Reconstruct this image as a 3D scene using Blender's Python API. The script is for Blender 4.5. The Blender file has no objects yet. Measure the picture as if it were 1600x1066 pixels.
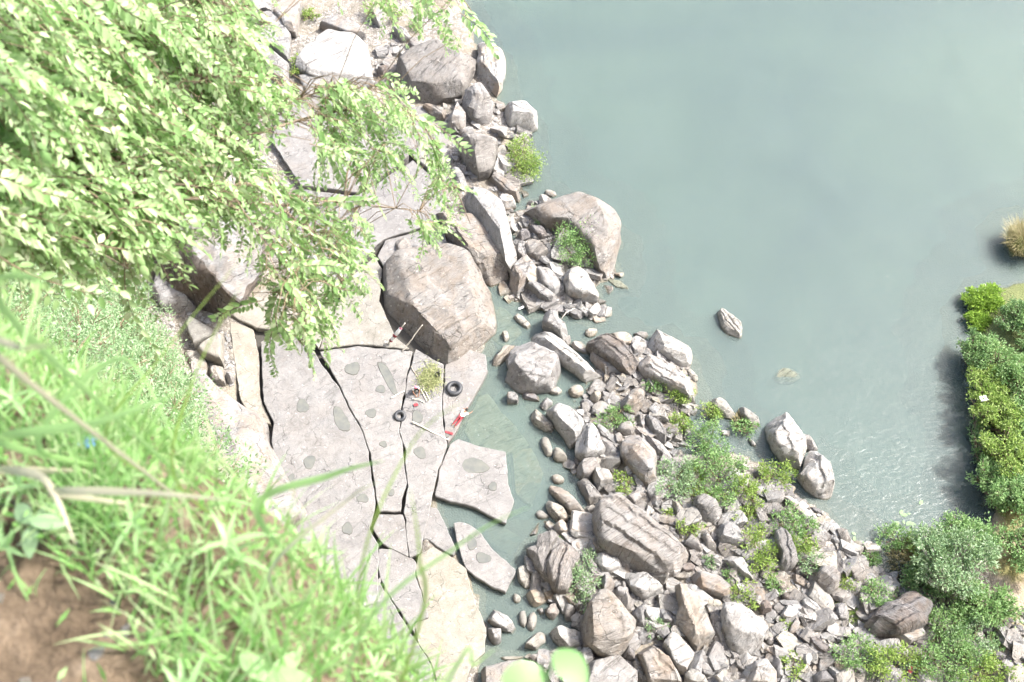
import bpy, math, random
import numpy as np
from mathutils import Vector, Matrix

# ---------------------------------------------------------------- camera
sc = bpy.context.scene
CAM = np.array([0.0, 0.0, 62.0]); PITCH = math.radians(57.0); LENS = 40.0
FPX = LENS / 36.0 * 1600.0
FW = np.array([0, math.cos(PITCH), -math.sin(PITCH)]); UPV = np.array([0, math.sin(PITCH), math.cos(PITCH)]); RT = np.array([1.0, 0, 0])
cd = bpy.data.cameras.new('camera'); cam = bpy.data.objects.new('camera', cd); sc.collection.objects.link(cam)
cam.location = CAM; cam.rotation_euler = (math.radians(90) - PITCH, 0, 0)
cd.lens = LENS; cd.sensor_width = 36.0; cd.clip_start = 0.05; cd.clip_end = 3000
cd.dof.use_dof = True; cd.dof.focus_distance = 32.0; cd.dof.aperture_fstop = 4.0
sc.camera = cam
# ---------------------------------------------------------------- sky, sun, exposure
SUN_EL, SUN_AZ = math.radians(51), math.radians(16)          # azimuth from +X towards +Y
sd = np.array([math.cos(SUN_EL) * math.cos(SUN_AZ), math.cos(SUN_EL) * math.sin(SUN_AZ), math.sin(SUN_EL)])
w = bpy.data.worlds.new('World'); sc.world = w; w.use_nodes = True
nt = w.node_tree; bg = nt.nodes['Background']
sky = nt.nodes.new('ShaderNodeTexSky'); sky.sky_type = 'NISHITA'; sky.sun_disc = False
sky.sun_elevation = SUN_EL; sky.sun_rotation = math.atan2(sd[0], sd[1])
sky.air_density = 1.0; sky.dust_density = 5.0; sky.ozone_density = 1.0
nt.links.new(sky.outputs[0], bg.inputs[0]); bg.inputs[1].default_value = 0.13
sl = bpy.data.lights.new('sun', 'SUN'); so = bpy.data.objects.new('sun', sl); sc.collection.objects.link(so)
sl.energy = 3.0; sl.angle = math.radians(5.0); sl.color = (1.0, 0.975, 0.94)
so.rotation_euler = Vector(sd).to_track_quat('Z', 'Y').to_euler(); so.location = (30, 30, 120)
vs = sc.view_settings; vs.view_transform = 'Standard'; vs.look = 'None'; vs.gamma = 1.0; vs.use_curve_mapping = False
vs.exposure = 1.85
sc.cycles.max_bounces = 5; sc.cycles.diffuse_bounces = 3; sc.cycles.transparent_max_bounces = 10
sc.cycles.use_adaptive_sampling = True; sc.cycles.adaptive_threshold = 0.03; sc.cycles.use_denoising = True

COL = sc.collection
rng = np.random.default_rng(7); random.seed(7)

# ---------------------------------------------------------------- small maths
def ray(px, py):
    return FW + (px - 800.0) / FPX * RT + (533.0 - py) / FPX * UPV
def P(px, py, z=0.0):
    d = ray(px, py); return CAM + d * ((z - CAM[2]) / d[2])
def PD(px, py, dist):
    d = ray(px, py); return CAM + d / np.linalg.norm(d) * dist
ZM = {'A2': (360, 0, 2.961), 'A3': (200, 280, 2.962), 'A4': (560, 180, 2.805), 'A5': (320, 480, 2.538), 'A6': (560, 540, 5.33),
      'B1': (740, 440, 3.808), 'B2': (820, 700, 4.44), 'B3': (1000, 560, 4.1), 'B4': (720, 860, 4.706), 'B5': (1020, 800, 4.006),
      'B6': (1280, 800, 4.006), 'B7': (1420, 930, 7.84), 'B8': (560, 760, 3.485), 'F': (0, 0, 1.0)}
def px_of(key, pts):
    ox, oy, s = ZM[key]; return [(ox + x / s, oy + y / s) for x, y in pts]
def hsh(ix, iy, iz, seed):
    h = (ix.astype(np.int64) * 374761393 + iy.astype(np.int64) * 668265263 + iz.astype(np.int64) * 2147483647 + int(seed) * 974634271) & 0xffffffff
    h = ((h ^ (h >> 13)) * 1274126177) & 0xffffffff
    h = ((h ^ (h >> 16)) * 2246822519) & 0xffffffff
    return ((h ^ (h >> 15)) & 0xffffff) / float(0xffffff) * 2 - 1
def vnoise(p, seed=0):
    p = np.asarray(p, float); i = np.floor(p).astype(np.int64); f = p - i; f = f * f * (3 - 2 * f)
    r = 0
    for dx in (0, 1):
        for dy in (0, 1):
            for dz in (0, 1):
                wgt = (f[:, 0] if dx else 1 - f[:, 0]) * (f[:, 1] if dy else 1 - f[:, 1]) * (f[:, 2] if dz else 1 - f[:, 2])
                r = r + wgt * hsh(i[:, 0] + dx, i[:, 1] + dy, i[:, 2] + dz, seed)
    return r
def fbm(p, seed=0, octv=3):
    r = 0; a = 1.0; q = np.asarray(p, float)
    for k in range(octv):
        r = r + a * vnoise(q, seed + k * 17); q = q * 2.03 + 3.1; a *= 0.5
    return r
def proj(p):
    d = np.asarray(p, float) - CAM; f = d @ FW; return 800 + FPX * (d @ RT) / f, 533 - FPX * (d @ UPV) / f
def in_poly(x, y, poly):
    x = np.asarray(x, float); y = np.asarray(y, float); ins = np.zeros(x.shape, bool); n = len(poly)
    for i in range(n):
        x1, y1 = poly[i][0], poly[i][1]; x2, y2 = poly[(i + 1) % n][0], poly[(i + 1) % n][1]
        if y1 == y2: continue
        c = ((y1 > y) != (y2 > y)) & (x < (x2 - x1) * (y - y1) / (y2 - y1) + x1); ins ^= c
    return ins
def sdist(x, y, poly):
    d = np.full(np.shape(x), 1e9); n = len(poly)
    for i in range(n):
        a = np.array(poly[i][:2]); b = np.array(poly[(i + 1) % n][:2]); e = b - a
        t = np.clip(((x - a[0]) * e[0] + (y - a[1]) * e[1]) / max(1e-9, e @ e), 0, 1)
        d = np.minimum(d, np.hypot(x - a[0] - t * e[0], y - a[1] - t * e[1]))
    return np.where(in_poly(x, y, poly), d, -d)
def resample(poly, n, closed=True):
    q = np.array(poly, float)
    if closed: q = np.vstack([q, q[:1]])
    s = np.r_[0, np.cumsum(np.linalg.norm(np.diff(q, axis=0), axis=1))]
    t = np.linspace(0, s[-1], n + 1)[:-1] if closed else np.linspace(0, s[-1], n)
    return np.stack([np.interp(t, s, q[:, k]) for k in range(q.shape[1])], 1)
def chaikin(poly):
    q = np.array(poly, float); r = np.roll(q, -1, 0); return np.stack([.75 * q + .25 * r, .25 * q + .75 * r], 1).reshape(-1, q.shape[1])

# ---------------------------------------------------------------- object helpers
def mesh(name, V, Fc, mats=(), sharp=None, smooth=True, midx=None):
    m = bpy.data.meshes.new(name); m.from_pydata([tuple(v) for v in np.asarray(V, float)], [], [tuple(int(i) for i in f) for f in Fc])
    for mt in mats: m.materials.append(mt)
    if midx is not None: m.polygons.foreach_set('material_index', np.asarray(midx, np.int32))
    m.polygons.foreach_set('use_smooth', np.full(len(m.polygons), bool(smooth)))
    m.update()
    if sharp is not None: m.set_sharp_from_angle(angle=math.radians(sharp))
    return m
def fast_mesh(name, V, F4, mats=(), smooth=True, midx=None):
    V = np.asarray(V, np.float32); F4 = np.asarray(F4, np.int32); k = F4.shape[1]
    m = bpy.data.meshes.new(name); m.vertices.add(len(V)); m.vertices.foreach_set('co', V.ravel())
    m.loops.add(F4.size); m.loops.foreach_set('vertex_index', F4.ravel())
    m.polygons.add(len(F4)); m.polygons.foreach_set('loop_start', np.arange(len(F4), dtype=np.int32) * k)
    for mt in mats: m.materials.append(mt)
    m.update(calc_edges=True)
    m.polygons.foreach_set('use_smooth', np.full(len(F4), bool(smooth)))
    if midx is not None: m.polygons.foreach_set('material_index', np.asarray(midx, np.int32))
    m.validate(); return m
def obj(name, data, parent=None, loc=None, rot=None, scale=None):
    o = bpy.data.objects.new(name, data); COL.objects.link(o)
    if parent is not None: o.parent = parent
    if loc is not None: o.location = [float(v) for v in loc]
    if rot is not None: o.rotation_euler = rot
    if scale is not None: o.scale = scale
    return o
def tag(o, label=None, cat=None, group=None, kind=None):
    if label: o['label'] = label
    if cat: o['category'] = cat
    if group: o['group'] = group
    if kind: o['kind'] = kind
    return o
def empty(name, loc, rz=0.0):
    o = bpy.data.objects.new(name, None); COL.objects.link(o); o.location = [float(v) for v in loc]; o.rotation_euler = (0, 0, rz); o.empty_display_size = .2
    return o
def tube(path, radii, seg=7, cap=True):
    path = np.array(path, float); n = len(path); radii = np.broadcast_to(np.asarray(radii, float), (n,))
    V = []; Fc = []
    t = np.gradient(path, axis=0); t /= np.linalg.norm(t, axis=1)[:, None] + 1e-9
    ref = np.array([0.31, 0.17, 0.93]); a = np.stack([t[:, 1] * ref[2] - t[:, 2] * ref[1], t[:, 2] * ref[0] - t[:, 0] * ref[2], t[:, 0] * ref[1] - t[:, 1] * ref[0]], 1)
    a /= np.linalg.norm(a, axis=1)[:, None] + 1e-9
    b = np.stack([t[:, 1] * a[:, 2] - t[:, 2] * a[:, 1], t[:, 2] * a[:, 0] - t[:, 0] * a[:, 2], t[:, 0] * a[:, 1] - t[:, 1] * a[:, 0]], 1)
    th = 2 * math.pi * np.arange(seg) / seg
    V = (path[:, None] + radii[:, None, None] * (np.cos(th)[None, :, None] * a[:, None] + np.sin(th)[None, :, None] * b[:, None])).reshape(-1, 3)
    for i in range(n - 1):
        for k in range(seg):
            k2 = (k + 1) % seg; Fc.append((i * seg + k, i * seg + k2, (i + 1) * seg + k2, (i + 1) * seg + k))
    if cap:
        Fc.append(tuple(range(seg))[::-1]); Fc.append(tuple((n - 1) * seg + k for k in range(seg)))
    return np.array(V), Fc
def join(parts):
    V = []; Fc = []; o = 0
    for v, f in parts:
        V.append(np.asarray(v)); Fc += [tuple(i + o for i in g) for g in f]; o += len(v)
    return np.vstack(V), Fc

# ---------------------------------------------------------------- materials
class NB:
    def __init__(s, name):
        s.m = bpy.data.materials.new(name); s.m.use_nodes = True; s.t = s.m.node_tree; s.n = s.t.nodes; s.n.clear()
        s.out = s.n.new('ShaderNodeOutputMaterial')
    def add(s, typ, ins=None, **kw):
        nd = s.n.new(typ)
        for k, v in kw.items(): setattr(nd, k, v)
        for k, v in (ins or {}).items(): s.set(nd, k, v)
        return nd
    def set(s, nd, k, v):
        sk = nd.inputs[k]
        if isinstance(v, bpy.types.NodeSocket): s.t.links.new(v, sk)
        elif isinstance(v, bpy.types.Node): s.t.links.new(v.outputs[0], sk)
        else: sk.default_value = v
    def noise(s, vec, scale, detail=5, rough=.55, dist=0.0):
        return s.add('ShaderNodeTexNoise', {'Vector': vec, 'Scale': scale, 'Detail': detail, 'Roughness': rough, 'Distortion': dist}).outputs['Fac']
    def ramp(s, fac, stops):
        r = s.add('ShaderNodeValToRGB', {'Fac': fac}); e = r.color_ramp.elements
        while len(e) < len(stops): e.new(0.5)
        for el, (p, c) in zip(e, stops): el.position = p; el.color = (*c, 1) if len(c) == 3 else c
        return r.outputs[0]
    def mix(s, fac, a, b, mode='MIX'):
        m = s.add('ShaderNodeMix', data_type='RGBA', blend_type=mode); ins = m.inputs
        for sock, v in ((ins[0], fac), (ins[6], a), (ins[7], b)):
            if isinstance(v, bpy.types.NodeSocket): s.t.links.new(v, sock)
            elif isinstance(v, tuple): sock.default_value = (*v[:3], 1)
            else: sock.default_value = v
        return m.outputs[2]
    def math(s, op, a, b=0.0, c=0.0, clamp=False):
        m = s.add('ShaderNodeMath', operation=op, use_clamp=clamp)
        for i, v in enumerate((a, b, c)):
            if isinstance(v, bpy.types.NodeSocket): s.t.links.new(v, m.inputs[i])
            else: m.inputs[i].default_value = v
        return m.outputs[0]
    def bump(s, h, strength=.5, dist=.05):
        return s.add('ShaderNodeBump', {'Height': h, 'Strength': strength, 'Distance': dist}).outputs[0]
    def done(s, sh): s.t.links.new(sh.outputs[0] if isinstance(sh, bpy.types.Node) else sh, s.out.inputs[0]); return s.m
def objvec(b):
    tc = b.add('ShaderNodeTexCoord'); oi = b.add('ShaderNodeObjectInfo')
    off = b.math('MULTIPLY', oi.outputs['Random'], 91.7)
    v = b.add('ShaderNodeVectorMath', {0: tc.outputs['Object'], 1: off}, operation='ADD').outputs[0]
    return v, oi.outputs['Random'], tc
def rockmat(name, lo, hi, stain, vary=.25, strata=None, stain_amt=.55, spots=True, wet=True, bump=.8, fine=1.0, streak=.42, sdark=.62, tint=.75):
    b = NB(name); v, rnd, tc = objvec(b)
    big = b.noise(v, .55, 6, .6, .6); med = b.noise(v, 2.6, 8, .65, .3); fin = b.noise(v, 17.0 * fine, 6, .7)
    col = b.ramp(big, [(.32, lo), (.68, hi)])
    st = b.ramp(b.noise(v, 1.1, 8, .7, 1.2), [(.50, (0, 0, 0)), (.66, (1, 1, 1))])
    col = b.mix(b.math('MULTIPLY', st, stain_amt), col, stain)
    col = b.mix(.55, col, b.ramp(med, [(.3, (.45, .44, .43)), (.7, (.62, .62, .62))]), 'OVERLAY')
    col = b.mix(.5, col, b.ramp(fin, [(.25, (.3, .3, .3)), (.75, (.7, .7, .7))]), 'OVERLAY')
    h = b.math('ADD', b.math('MULTIPLY', med, 1.0), b.math('MULTIPLY', fin, .35))
    # thin irregular cracks
    wv = b.add('ShaderNodeVectorMath', {0: v, 1: b.add('ShaderNodeVectorMath', {0: b.add('ShaderNodeTexNoise', {'Vector': v, 'Scale': 1.3, 'Detail': 5}).outputs['Color'], 'Scale': .9}, operation='SCALE').outputs[0]}, operation='ADD').outputs[0]
    vc = b.add('ShaderNodeTexVoronoi', {'Vector': wv, 'Scale': .55}, feature='DISTANCE_TO_EDGE').outputs['Distance']
    ck = b.ramp(vc, [(.0, (1, 1, 1)), (.014, (0, 0, 0))])
    ckm = b.math('MULTIPLY', ck, b.ramp(b.noise(v, .9, 2), [(.45, (0, 0, 0)), (.6, (1, 1, 1))]))
    col = b.mix(b.math('MULTIPLY', ckm, .75), col, tuple(c * .22 for c in lo))
    h = b.math('SUBTRACT', h, b.math('MULTIPLY', ckm, .5))
    ang = b.math('MULTIPLY_ADD', rnd, .7, -.95)
    vr = b.add('ShaderNodeVectorRotate', {'Vector': v, 'Angle': ang}, rotation_type='Z_AXIS').outputs[0]
    vr = b.add('ShaderNodeVectorMath', {0: vr, 1: (.25, 2.2, 1.4)}, operation='MULTIPLY').outputs[0]
    bd = b.noise(vr, 1.7, 7, .65, .35)
    col = b.mix(b.math('MULTIPLY', b.ramp(bd, [(.37, (1, 1, 1)), (.42, (0, 0, 0))]), streak * 1.5), col, tuple(c * .28 for c in lo))
    col = b.mix(b.math('MULTIPLY', b.ramp(bd, [(.56, (0, 0, 0)), (.68, (1, 1, 1))]), streak * .7), col, tuple(min(.6, c * 1.25) for c in hi))
    h = b.math('ADD', h, b.math('MULTIPLY', bd, streak * 5.0))
    v2 = b.add('ShaderNodeTexVoronoi', {'Vector': b.add('ShaderNodeVectorMath', {0: v, 1: b.add('ShaderNodeVectorMath', {0: b.add('ShaderNodeTexNoise', {'Vector': v, 'Scale': 3.1, 'Detail': 6}).outputs['Color'], 'Scale': .55}, operation='SCALE').outputs[0]}, operation='ADD').outputs[0], 'Scale': 1.15}, feature='DISTANCE_TO_EDGE').outputs['Distance']
    ck2 = b.math('MULTIPLY', b.ramp(v2, [(.0, (1, 1, 1)), (.016, (0, 0, 0))]), b.ramp(b.noise(v, 1.4, 3), [(.48, (0, 0, 0)), (.58, (1, 1, 1))]))
    col = b.mix(b.math('MULTIPLY', ck2, .65), col, tuple(c * .3 for c in lo)); h = b.math('SUBTRACT', h, b.math('MULTIPLY', ck2, .6))
    if strata:
        mp = b.add('ShaderNodeMapping', {'Vector': tc.outputs['Object'], 'Rotation': strata[0], 'Scale': (1, 1, 1)}).outputs[0]
        mp2 = b.add('ShaderNodeVectorMath', {0: mp, 1: (.12, strata[1], .12)}, operation='MULTIPLY').outputs[0]
        sn = b.noise(mp2, 3.0, 6, .7, .25)
        col = b.mix(b.math('MULTIPLY', b.ramp(sn, [(.36, (1, 1, 1)), (.45, (0, 0, 0))]), sdark), col, tuple(c * .3 for c in lo))
        col = b.mix(b.math('MULTIPLY', b.ramp(sn, [(.55, (0, 0, 0)), (.7, (1, 1, 1))]), .5), col, tuple(min(.62, c * 1.3) for c in hi))
        h = b.math('ADD', h, b.math('MULTIPLY', sn, 3.0))
    if spots:
        sp = b.ramp(b.noise(v, 4.3, 3, .5), [(.66, (0, 0, 0)), (.71, (1, 1, 1))])
        col = b.mix(b.math('MULTIPLY', sp, .45), col, (.56, .55, .51))
    tn = b.math('MULTIPLY', b.math('MULTIPLY', b.ramp(b.noise(v, .8, 5, .6, .8), [(.42, (0, 0, 0)), (.62, (1, 1, 1))]), b.math('FRACT', b.math('MULTIPLY', rnd, 7.3))), tint)
    col = b.mix(tn, col, tuple(c * k for c, k in zip(hi, (.86, .70, .56))))
    hsv = b.add('ShaderNodeHueSaturation', {'Color': col, 'Value': b.math('MULTIPLY_ADD', rnd, vary, 1 - vary * .5), 'Saturation': b.math('MULTIPLY_ADD', rnd, .5, .75)}).outputs[0]
    rgh = .85
    if wet:   # water-darkened, algae-tinted band at the water's edge
        geo = b.add('ShaderNodeNewGeometry'); z = b.add('ShaderNodeSeparateXYZ', {0: geo.outputs['Position']}).outputs[2]
        zz = b.math('SUBTRACT', z, b.math('MULTIPLY', b.noise(v, 2.0, 3), .16))
        wf = b.add('ShaderNodeMapRange', {0: zz, 1: .06, 2: -.04, 3: 0.0, 4: .75}).outputs[0]
        hsv = b.mix(wf, hsv, (.085, .08, .05)); rgh = b.math('MULTIPLY_ADD', wf, -.5, .85)
    p = b.add('ShaderNodeBsdfPrincipled', {'Base Color': hsv, 'Roughness': rgh, 'Specular IOR Level': .3, 'Normal': b.bump(h, bump, .14)})
    return b.done(p)
def simple(name, c, rough=.7, var=.12, bump=.2, scale=20.0, spec=.3, metal=0.0):
    b = NB(name); v, rnd, tc = objvec(b); n = b.noise(v, scale, 5)
    col = b.mix(n, tuple(x * (1 - var) for x in c), tuple(min(1, x * (1 + var)) for x in c))
    return b.done(b.add('ShaderNodeBsdfPrincipled', {'Base Color': col, 'Roughness': rough, 'Specular IOR Level': spec, 'Metallic': metal, 'Normal': b.bump(n, bump, .02)}))
def leafmat(name, c1, c2, c3, trans=.35, rough=.45, spec=.35):
    b = NB(name); geo = b.add('ShaderNodeNewGeometry'); tc = b.add('ShaderNodeTexCoord')
    r = geo.outputs['Random Per Island']
    col = b.ramp(r, [(0.0, c1), (.55, c2), (1.0, c3)])
    col = b.mix(.6, col, b.ramp(b.noise(tc.outputs['Object'], 1.2, 3), [(.3, (.36, .4, .33)), (.7, (.62, .6, .6))]), 'OVERLAY')
    d = b.add('ShaderNodeBsdfPrincipled', {'Base Color': col, 'Roughness': rough, 'Specular IOR Level': spec})
    tr = b.add('ShaderNodeBsdfTranslucent', {'Color': b.mix(.5, col, (.28, .44, .14), 'MIX')})
    mx = b.add('ShaderNodeMixShader', {0: trans}); b.t.links.new(d.outputs[0], mx.inputs[1]); b.t.links.new(tr.outputs[0], mx.inputs[2])
    return b.done(mx)

M = {}
M['grey'] = rockmat('rock_grey', (0.170, 0.167, 0.163), (0.266, 0.263, 0.257), (0.091, 0.088, 0.085))
M['pale'] = rockmat('rock_pale', (0.246, 0.242, 0.231), (0.361, 0.356, 0.343), (0.155, 0.149, 0.139))
M['brown'] = rockmat('rock_brown', (0.150, 0.140, 0.129), (0.237, 0.228, 0.214), (0.086, 0.081, 0.073))
M['tan'] = rockmat('rock_tan', (0.219, 0.209, 0.186), (0.306, 0.291, 0.259), (0.141, 0.128, 0.105))
M['dark'] = rockmat('rock_dark', (0.096, 0.094, 0.093), (0.174, 0.167, 0.168), (0.053, 0.051, 0.050))
M['str1'] = rockmat('rock_layered_pale', (0.283, 0.271, 0.256), (0.403, 0.390, 0.375), (0.183, 0.171, 0.160), strata=((0, 0, math.radians(-36)), 5.5), bump=1.0, sdark=.5)
M['str2'] = rockmat('rock_layered_grey', (0.159, 0.152, 0.147), (0.288, 0.275, 0.266), (0.079, 0.075, 0.071), strata=((0, 0, math.radians(-33)), 5.0), bump=1.0)
M['str3'] = rockmat('rock_layered_outcrop', (0.126, 0.123, 0.121), (0.243, 0.236, 0.238), (0.063, 0.061, 0.060), strata=((0, 0, math.radians(28)), 4.5), bump=1.0, streak=.1)
M['strv'] = rockmat('rock_layered_flake', (0.198, 0.187, 0.178), (0.326, 0.310, 0.296), (0.098, 0.091, 0.083), strata=((0, 0, math.radians(-68)), 5.0), bump=1.0, streak=.1)
M['darkface'] = rockmat('rock_dark_streaked', (.075, .066, .058), (.20, .18, .162), (.045, .04, .035), strata=((math.radians(20), 0, math.radians(-50)), 3.2), bump=1.0, stain_amt=.6)
M['slab'] = rockmat('shelf_slab', (0.148, 0.145, 0.143), (0.199, 0.195, 0.189), (0.114, 0.112, 0.108), vary=.14, stain_amt=.5, bump=.5, streak=.16, tint=.22)
M['slabtan'] = rockmat('shelf_slab_tan', (0.187, 0.175, 0.152), (0.247, 0.234, 0.204), (0.152, 0.139, 0.118), vary=.1, stain_amt=.4, bump=.4, streak=.1, tint=.22)
M['cream'] = rockmat('shelf_slab_cream', (0.163, 0.156, 0.137), (0.223, 0.215, 0.191), (0.134, 0.124, 0.102), vary=.1, stain_amt=.55, bump=.4, streak=.1, tint=.22)
M['sunk'] = rockmat('rock_submerged', (0.117, 0.129, 0.100), (0.203, 0.215, 0.165), (0.077, 0.086, 0.058), vary=.15, wet=False, strata=((0, 0, math.radians(-35)), 1.2))
M['wood'] = simple('dry_wood', (.40, .34, .26), .8, .25, .4, 30)
M['bleached'] = simple('bleached_stick', (.58, .54, .46), .7, .15, .3, 40)
M['bark'] = simple('bark_grey_brown', (.17, .135, .10), .9, .4, .8, 14)
M['barkpale'] = simple('bark_pale', (.42, .39, .34), .85, .3, .6, 12)
M['twig'] = simple('twig_brown', (.20, .15, .10), .8, .3, .4, 40)
M['rubber'] = simple('rubber_black', (.030, .032, .036), .55, .2, .2, 25, .5)
M['red'] = simple('cloth_red', (.22, .035, .042), .8, .2, .3, 30)
M['pink'] = simple('cloth_pink', (.55, .17, .24), .8, .2, .3, 30)
M['white'] = simple('cloth_white', (.72, .72, .70), .8, .06, .3, 30)
M['darkcloth'] = simple('cloth_charcoal', (.035, .036, .042), .85, .2, .3, 30)
M['blue'] = simple('plastic_blue', (.05, .16, .50), .4, .1, .1, 30)
M['skin'] = simple('skin_brown', (.22, .115, .07), .55, .1, .1, 40)
M['hair'] = simple('hair_black', (.012, .01, .009), .5, .2, .4, 60)
M['straw'] = simple('dry_stalk', (.42, .37, .29), .8, .15, .2, 60)
M['plastic_white'] = simple('litter_white', (.75, .76, .76), .4, .05, .1, 30)
M['leaf_tree'] = leafmat('leaf_overhang', (.17, .31, .10), (.35, .50, .235), (.56, .62, .42), .5, .45, .5)
M['leaf_bright'] = leafmat('leaf_yellow_green', (.14, .23, .04), (.225, .32, .07), (.32, .39, .13), .34)
M['leaf_mid'] = leafmat('leaf_green', (.10, .20, .065), (.185, .31, .115), (.29, .40, .185), .34)
M['leaf_pale'] = leafmat('leaf_grey_green', (.13, .22, .11), (.21, .31, .17), (.33, .41, .27), .32)
M['leaf_dark'] = leafmat('leaf_dark', (.075, .15, .06), (.135, .23, .09), (.21, .30, .13), .3)
M['leaf_talus'] = leafmat('leaf_feathery', (.10, .19, .08), (.23, .35, .19), (.43, .51, .36), .4)
M['leaf_lime'] = leafmat('leaf_lime_grass', (.17, .29, .03), (.25, .38, .05), (.32, .45, .08), .35)
M['leaf_dry'] = leafmat('leaf_dry_grass', (.17, .15, .07), (.25, .21, .11), (.33, .28, .17), .25)
M['grass'] = leafmat('leaf_foreground_grass', (.15, .33, .08), (.29, .47, .18), (.45, .54, .31), .5, .4, .4)
M['leaf_heap'] = leafmat('cut_twigs', (.22, .24, .10), (.30, .32, .15), (.40, .41, .22), .3)
M['nearleaf'] = leafmat('leaf_near', (.2, .40, .13), (.22, .43, .15), (.26, .46, .18), .45)
M['strawleaf'] = leafmat('leaf_straw', (.36, .32, .24), (.45, .40, .31), (.5, .46, .38), .35)
M['weed'] = leafmat('leaf_weed', (.19, .36, .12), (.30, .47, .21), (.42, .53, .31), .45, .4, .4)

def water_mat():
    b = NB('water_surface'); tc = b.add('ShaderNodeTexCoord'); v = tc.outputs['Object']
    col = b.ramp(b.noise(v, .035, 4, .55, .8), [(.35, (.122, .160, .158)), (.65, (.163, .215, .184))])
    rp = b.add('ShaderNodeMapping', {'Vector': v, 'Rotation': (0, 0, math.radians(35)), 'Scale': (1.0, 2.3, 1.0)}).outputs[0]
    n1 = b.noise(rp, 1.9, 4, .6, .6); n2 = b.noise(rp, .5, 3, .5, .3); amp = b.ramp(b.noise(v, .03, 2, .5, .5), [(.35, (.25,) * 3), (.65, (1,) * 3)])
    hgt = b.math('MULTIPLY', b.math('ADD', n1, b.math('MULTIPLY', n2, 1.1)), amp)
    nm = b.bump(hgt, .55, .12)
    al = b.math('MULTIPLY_ADD', b.noise(v, .25, 4, .6, .5), .22, .30)
    dif = b.add('ShaderNodeBsdfDiffuse', {'Color': col, 'Normal': nm}); tr = b.add('ShaderNodeBsdfTransparent', {'Color': (.93, .96, .95, 1)})
    mx = b.add('ShaderNodeMixShader', {0: al}); b.t.links.new(tr.outputs[0], mx.inputs[1]); b.t.links.new(dif.outputs[0], mx.inputs[2])
    gl = b.add('ShaderNodeBsdfGlossy', {'Color': (1, 1, 1, 1), 'Roughness': .22, 'Normal': nm})
    fr = b.add('ShaderNodeFresnel', {'IOR': 1.33, 'Normal': nm})
    m2 = b.add('ShaderNodeMixShader', {0: fr.outputs[0]}); b.t.links.new(mx.outputs[0], m2.inputs[1]); b.t.links.new(gl.outputs[0], m2.inputs[2])
    return b.done(m2)
def murk_mat(name, c, a):
    b = NB(name); tc = b.add('ShaderNodeTexCoord')
    al = b.math('MULTIPLY_ADD', b.noise(tc.outputs['Object'], .12, 4, .6, .6), .3, a - .15, clamp=True)
    cv = b.ramp(b.noise(tc.outputs['Object'], .045, 5, .6, 1.0), [(.35, (c[0] * .88, c[1] * .91, c[2] * .97)), (.65, tuple(x * 1.08 for x in c))])
    dif = b.add('ShaderNodeBsdfDiffuse', {'Color': cv}); tr = b.add('ShaderNodeBsdfTransparent', {'Color': (.95, .97, .95, 1)})
    mx = b.add('ShaderNodeMixShader', {0: al}); b.t.links.new(tr.outputs[0], mx.inputs[1]); b.t.links.new(dif.outputs[0], mx.inputs[2])
    return b.done(mx)
M['water'] = water_mat(); MURK = [murk_mat('tinted_silty_water_%d' % k, c, a) for k, (c, a) in enumerate((((.102, .134, .138), .30), ((.148, .198, .177), .48), ((.163, .221, .188), .97)))]  # bluish top layer colour stands in for sky reflection; deeper layers are silt
def puddle_mat():
    b = NB('puddle_water'); v, rnd, tc = objvec(b)
    col = b.ramp(b.noise(v, 2.5, 4), [(.3, (.105, .11, .105)), (.7, (.145, .146, .128))])
    return b.done(b.add('ShaderNodeBsdfPrincipled', {'Base Color': col, 'Roughness': .08, 'IOR': 1.33}))
M['puddle'] = puddle_mat(); M['rim'] = simple('puddle_rim', (.095, .092, .084), .8, .3, .4, 12)
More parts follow.
